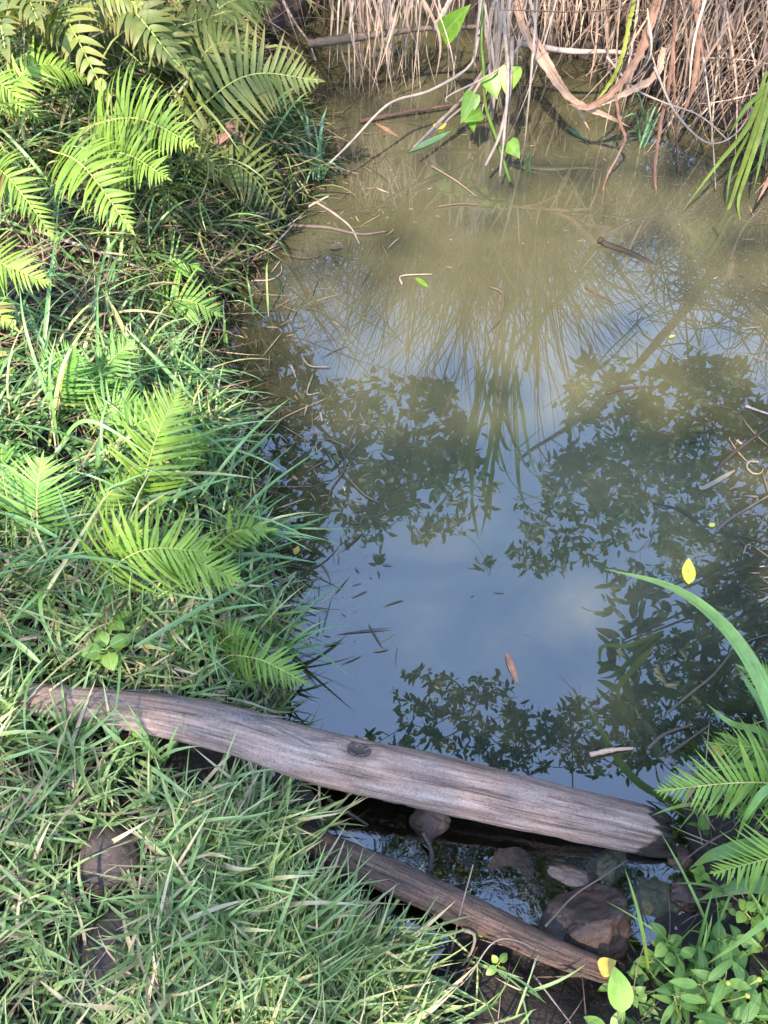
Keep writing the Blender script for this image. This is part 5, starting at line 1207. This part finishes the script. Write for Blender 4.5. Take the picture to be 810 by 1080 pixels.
twig('vine', 'whitish stem ending in the water under the vine leaves', polyY([(532, 30, 2.85), (536, 80, 2.7), (532, 140, 2.55), (527, 186, 2.44)], 2.8), 0.008, 'pale_stem', 'vine stem')
twig('vine', 'thin looped stem between the two vine leaves', polyY([(560, 20, 2.9), (540, 60, 2.8), (515, 80, 2.75), (475, 100, 2.72), (470, 108, 2.7)], 2.8), 0.005, 'pale_stem', 'vine stem')
twig('branch', 'brown branch lying along the foot of the far bank', polyY([(325, 46, 3.0), (350, 43, 3.0), (400, 36, 3.05), (450, 30, 3.1), (520, 28, 3.1)], 3.0), 0.016, 'twig', 'branch')
twig('branch', 'bare pinkish branch crossing behind the dry cane leaves', polyY([(545, 45, 3.0), (600, 54, 2.95), (650, 55, 2.95), (690, 62, 2.9)], 3.0), 0.011, 'paletwig', 'branch')
twig('branch', 'broken stub branch above the pale vine stems', polyY([(460, 32, 3.1), (470, 10, 3.1), (482, -14, 3.15)], 3.0), 0.016, 'paletwig', 'branch')
twig('twig', 'thin dry twig standing out of the clay bank at the top', polyY([(298, 0, 3.3), (312, 25, 3.2), (326, 45, 3.1), (333, 64, 3.0)], 3.0), 0.006, 'pale_stem')
# vine with heart-shaped leaves
vb = PY(512, -20, 3.0); vine = empty('vine', vb, 'green climbing vine with heart-shaped leaves hanging over the water', 'vine')
mb = MB(); tube(mb, spline(polyY([(512, -20, 3.0), (508, 40, 2.9), (510, 70, 2.85), (512, 110, 2.7), (525, 150, 2.55), (538, 192, 2.43)], 2.8), 30), 0.006, 6); mb.build('stem', M['cane'], vine)
for (x, y, Y_, tx, ty, wd) in ((466, 38, 3.0, 494, 6, 0.085), (540, 70, 2.75, 534, 102, 0.085), (518, 78, 2.78, 524, 104, 0.08), (500, 98, 2.72, 486, 130, 0.062), (508, 118, 2.7, 490, 128, 0.05), (536, 150, 2.56, 548, 166, 0.06), (496, 125, 2.7, 500, 138, 0.04)):
    a, b = PY(x, y, Y_), PY(tx, ty, Y_ - 0.06); d = b - a; mb = MB()
    leaf_batch(mb, a, d, A([0.3 * rng.standard_normal(), -1.0, 0.55]), np.linalg.norm(d), wd, 0.25, 0.25, 'heart', 10, rnd=rng.random()); mb.build('leaf', M['vine'], vine)
# green-yellow grass clump at right edge, hanging down
gb = PY(815, 70, 2.55); gt = empty('reed', gb, 'yellow-green reed blades hanging down to the water at the upper right', 'reed')
for (pts, wd) in (([(808, 75, 2.55), (790, 130, 2.45), (755, 175, 2.38), (720, 222, 2.3)], 0.022), ([(812, 80, 2.55), (798, 130, 2.45), (778, 190, 2.36), (766, 225, 2.32), (752, 256, 2.26)], 0.022),
                  ([(815, 90, 2.5), (804, 130, 2.42), (788, 180, 2.36), (778, 215, 2.33), (784, 245, 2.28)], 0.022), ([(806, 95, 2.5), (785, 115, 2.46), (768, 145, 2.42)], 0.018),
                  ([(790, 140, 2.45), (772, 175, 2.38), (766, 215, 2.33)], 0.014), ([(818, 100, 2.5), (806, 150, 2.4), (795, 200, 2.33)], 0.02)):
    mb = MB(); ribbon(mb, polyY(pts, 2.5), wd, 0.3, hint=(0.2, -1, 0.3), rnd=0.55 + 0.4 * rng.random()); mb.build('blade', M['cane'], gt)
mb = MB(); ribbon(mb, polyY([(835, 140, 2.3), (815, 180, 2.26), (798, 214, 2.22)], 2.3), 0.028, 0.3, hint=(0.2, -1, 0.3), rnd=0.6)
tag(mb.build('dead_leaf', M['straw_pink'], None, loc=tuple(PY(835, 140, 2.3))), 'single dry leaf tip poking in at the right edge under the reed', 'leaf')
water_tuft('low green grass at the right edge behind the hanging reed', 800, 175, [(770, 190, .05), (785, 160, .1), (800, 150, .12), (812, 165, .1), (790, 185, .04)], M['longgrass'], 0.008)

# bare twiggy shrub on the right of the far bank
sb = A([1.75, 3.1, float(gz(1.75, 3.1))]); shrub = empty('bare_shrub', sb, 'leafless shrub of thin crossing twigs on the far bank at the right', 'shrub')
mbw = MB()
for k in range(230):
    b = sb + A([rng.uniform(-0.75, 0.9), rng.uniform(-0.5, 0.7), rng.uniform(-0.1, 0.5)])
    d = nrm(A([rng.standard_normal(), rng.standard_normal() - 0.5, 0.9 * rng.standard_normal() + 0.5]))
    L_ = rng.uniform(0.3, 1.1); e = b + d * L_; e[2] = max(e[2], 0.05)
    tube(mbw, spline([b, 0.5 * (b + e) + 0.08 * rng.standard_normal(3), e], 8), np.linspace(0.004, 0.0015, 8), 4, 0, rng.random())
for k in range(120):
    tip = mirror_y(rng.uniform(660, 830), rng.uniform(200, 345), rng.uniform(2.9, 3.5)); b = sb + A([rng.uniform(-0.4, 0.6), rng.uniform(-0.3, 0.4), rng.uniform(0.0, 0.9)])
    tube(mbw, spline([b, 0.5 * (b + tip) + 0.12 * rng.standard_normal(3), tip], 9), np.linspace(0.006, 0.002, 9), 4, 0, rng.random())
mbw.build('branch', M['twig'], shrub)

# ------------------------------------------------------------------ trees that shade the pond and are mirrored in it
def rosettes(mb, C, nl, l, wd, mat=0, up=None):
    C = A(C); n = len(C)
    ax = nrm(rng.standard_normal((n, 3)) + A([0, -0.2, 0.3])); u = nrm(np.cross(ax, rng.standard_normal((n, 3)))); v = np.cross(ax, u)
    for k in range(nl):
        a = 2 * math.pi * k / nl + 0.5 * rng.standard_normal(n)
        D = np.cos(a)[:, None] * u + np.sin(a)[:, None] * v + ax * (0.25 + 0.35 * rng.random(n))[:, None]
        D = D + 0.38 * rng.standard_normal((n, 3))
        leaf_batch(mb, C + 0.035 * rng.standard_normal((n, 3)) * (l / 0.15), D, ax + 0.4 * rng.standard_normal((n, 3)), l * rng.uniform(0.45, 1.25, n), wd * rng.uniform(0.6, 1.25, n), rng.uniform(0.1, 0.8, n), 0.2, 'leaf', 5, mat)

def tree(label, foot, trunk_pts, blobs, nl, l, wd, mat='tree', r0=0.06, twig_r=0.006, mirror=None, extra=None):
    """blobs: (px, py, rx, ry, count) seen in the pond, placed at the distance or height `mirror` gives"""
    root = empty('tree', foot, label, 'tree')
    tp = spline(trunk_pts, 40); mb = MB(); tube(mb, tp, np.linspace(r0, r0 * 0.25, 40), 12, 0, 0.5, 0.03); mb.build('trunk', M['bark'], root)
    C = []
    for (px, py, rx, ry, cnt) in blobs:
        for k in range(cnt):
            a = rng.uniform(0, 6.28); r_ = math.sqrt(rng.random()); C.append(mirror(px + rx * r_ * math.cos(a), py + ry * r_ * math.sin(a)))
    if extra is not None: C += list(extra)
    C = A(C); mb = MB(); rosettes(mb, C, nl, l, wd); mb.build('crown', M[mat], root)
    mb = MB()
    nodes = tp[8:]
    order = rng.permutation(len(C)); nl_ = max(8, len(C) // 14)
    for q, ci in enumerate(order):
        c_ = C[ci]
        if q >= nl_ and q % 2: continue
        d = np.linalg.norm(nodes - c_, axis=1) + 0.8 * np.clip(nodes[:, 2] - c_[2], 0, 9); b = nodes[int(np.argmin(d))]
        sp_ = spline([b, 0.6 * b + 0.4 * c_ + 0.10 * rng.standard_normal(3) * min(1, np.linalg.norm(c_ - b)), c_], 10)
        tube(mb, sp_, np.linspace(twig_r * 1.4 if q < nl_ else 0.004, 0.002, 10), 5); nodes = np.concatenate([nodes, sp_[2:]])
    mb.build('branch', M['bark'], root)
    return root
tree('broad-leaved tree on the far bank whose leaf whorls are mirrored in the pond', (-1.7, 5.6, 0.6), [(-1.7, 5.6, 0.6), (-1.6, 5.5, 2.2), (-1.1, 5.3, 3.6), (-0.3, 4.9, 4.6)],
     [(425, 460, 75, 65, 110), (395, 545, 36, 52, 34), (460, 520, 58, 50, 56), (315, 545, 38, 85, 50), (505, 590, 16, 10, 3), (350, 440, 50, 40, 22), (265, 470, 45, 110, 90), (285, 400, 45, 60, 60), (310, 560, 32, 70, 50)], 9, 0.145, 0.055, mirror=lambda x, y: mirror_y(x, y, rng.uniform(4.3, 5.3)))
tree('dense green tree farther right on the far bank mirrored in the pond', (3.0, 5.6, 0.6), [(3.0, 5.6, 0.6), (2.9, 5.5, 2.4), (2.2, 5.3, 4.0), (1.4, 5.1, 4.8)],
     [(570, 580, 40, 24, 22), (610, 530, 62, 60, 85), (645, 470, 60, 80, 95), (690, 545, 50, 70, 55), (745, 490, 75, 120, 270), (655, 400, 70, 28, 26)], 9, 0.14, 0.055, mirror=lambda x, y: mirror_y(x, y, rng.uniform(4.6, 5.8)))
def shade_pts():
    """unseen leaves added to the near tree, shading water, logs and (more openly) lawn"""
    out = []
    for x0, x1, y0, y1, n in ((-0.30, 0.85, 0.62, 1.30, 420), (-0.35, 0.80, 0.20, 0.70, 170), (-1.0, 0.05, -0.35, 0.65, 190), (-1.0, -0.3, 0.65, 1.1, 50), (0.3, 1.0, -0.2, 0.6, 110)):
        for k in range(n):
            g = A([rng.uniform(x0, x1), rng.uniform(y0, y1), 0.05]); out.append(g + A(sv) * rng.uniform(4.2, 5.8))
    k = 0
    holes = [P(430, 215)[:2], P(595, 290)[:2], P(345, 225)[:2], P(560, 360)[:2], P(480, 290)[:2]]  # gaps in the added shade leaves, set to let sun patches through
    while k < 330:
        g = A([rng.uniform(-0.55, 1.9), rng.uniform(1.3, 3.3), 0.02])
        if min(np.hypot((g[0] - h[0]) / 0.16, (g[1] - h[1]) / 0.22) for h in holes) < 1 or g[0] < -0.35 - 0.08 * (g[1] - 1.3): continue
        if wave(g[0], g[1], 6, 1.1) < -0.35 and rng.random() < 0.8: continue
        out.append(g + A(sv) * rng.uniform(5.0, 6.5)); k += 1
    return out
tree('fine-leaved tree leaning over the near bank, its twigs mirrored beyond the log, shade crown added', (1.6, -1.6, 0.15), [(1.6, -1.6, 0.0), (1.5, -1.3, 1.6), (0.9, -0.6, 3.0), (0.5, 0.4, 3.9), (0.5, 1.3, 4.3)],
     [(500, 755, 55, 45, 90), (450, 745, 35, 40, 35), (565, 785, 60, 35, 70), (640, 775, 60, 45, 90), (400, 795, 50, 20, 30), (700, 740, 55, 70, 120), (765, 690, 60, 90, 150), (790, 600, 45, 60, 80), (500, 890, 100, 45, 260), (610, 940, 70, 60, 240)],  # last two: overhead leaves added to block sky sheen in the outlet
     7, 0.075, 0.032, mirror=lambda x, y: mirror_h(x, y, rng.uniform(3.2, 4.6)), extra=shade_pts(), r0=0.11)
# large-leaved shrub leaning in from the right
root = empty('shrub', (1.9, 1.6, 0.2), 'large-leaved shrub beyond the right edge mirrored dark in the pond', 'shrub')
mb = MB(); C = A([mirror_h(rng.uniform(640, 830), rng.uniform(600, 770), rng.uniform(1.4, 2.4)) for _ in range(80)]); rosettes(mb, C, 7, 0.115, 0.045); mb.build('crown', M['tree'], root)
mb = MB()
for c_ in C[::5]: tube(mb, spline([(1.9 + 0.1 * rng.standard_normal(), 1.6 + 0.1 * rng.standard_normal(), 0.15), 0.5 * c_ + A([0.95, 0.8, 0.3]), c_], 10), np.linspace(0.012, 0.004, 10), 5)
mb.build('branch', M['bark'], root)
mb = MB()
for (pts) in ([(700, 665), (665, 680), (636, 682), (632, 705)], [(700, 668), (672, 690), (648, 712), (632, 716)], [(695, 672), (668, 705), (652, 725), (655, 742)]):
    ribbon(mb, [mirror_h(x, y, 1.3) for x, y in pts], 0.03, 0.3, n=24)
mb.build('hanging_leaf', M['cane'], root)

# ------------------------------------------------------------------ render settings
scene.render.engine = 'CYCLES'
cy = scene.cycles; cy.use_denoising = True
try: cy.denoiser = 'OPENIMAGEDENOISE'
except Exception: pass
cy.max_bounces = 8; cy.transparent_max_bounces = 12; cy.diffuse_bounces = 3; cy.glossy_bounces = 3; cy.caustics_reflective = False; cy.caustics_refractive = False
vs = scene.view_settings; vs.view_transform = 'Standard'; vs.look = 'None'; vs.gamma = 1; vs.use_curve_mapping = False; vs.exposure = 3.1
vs.use_white_balance = True; vs.white_balance_temperature = 7500; vs.white_balance_tint = 14
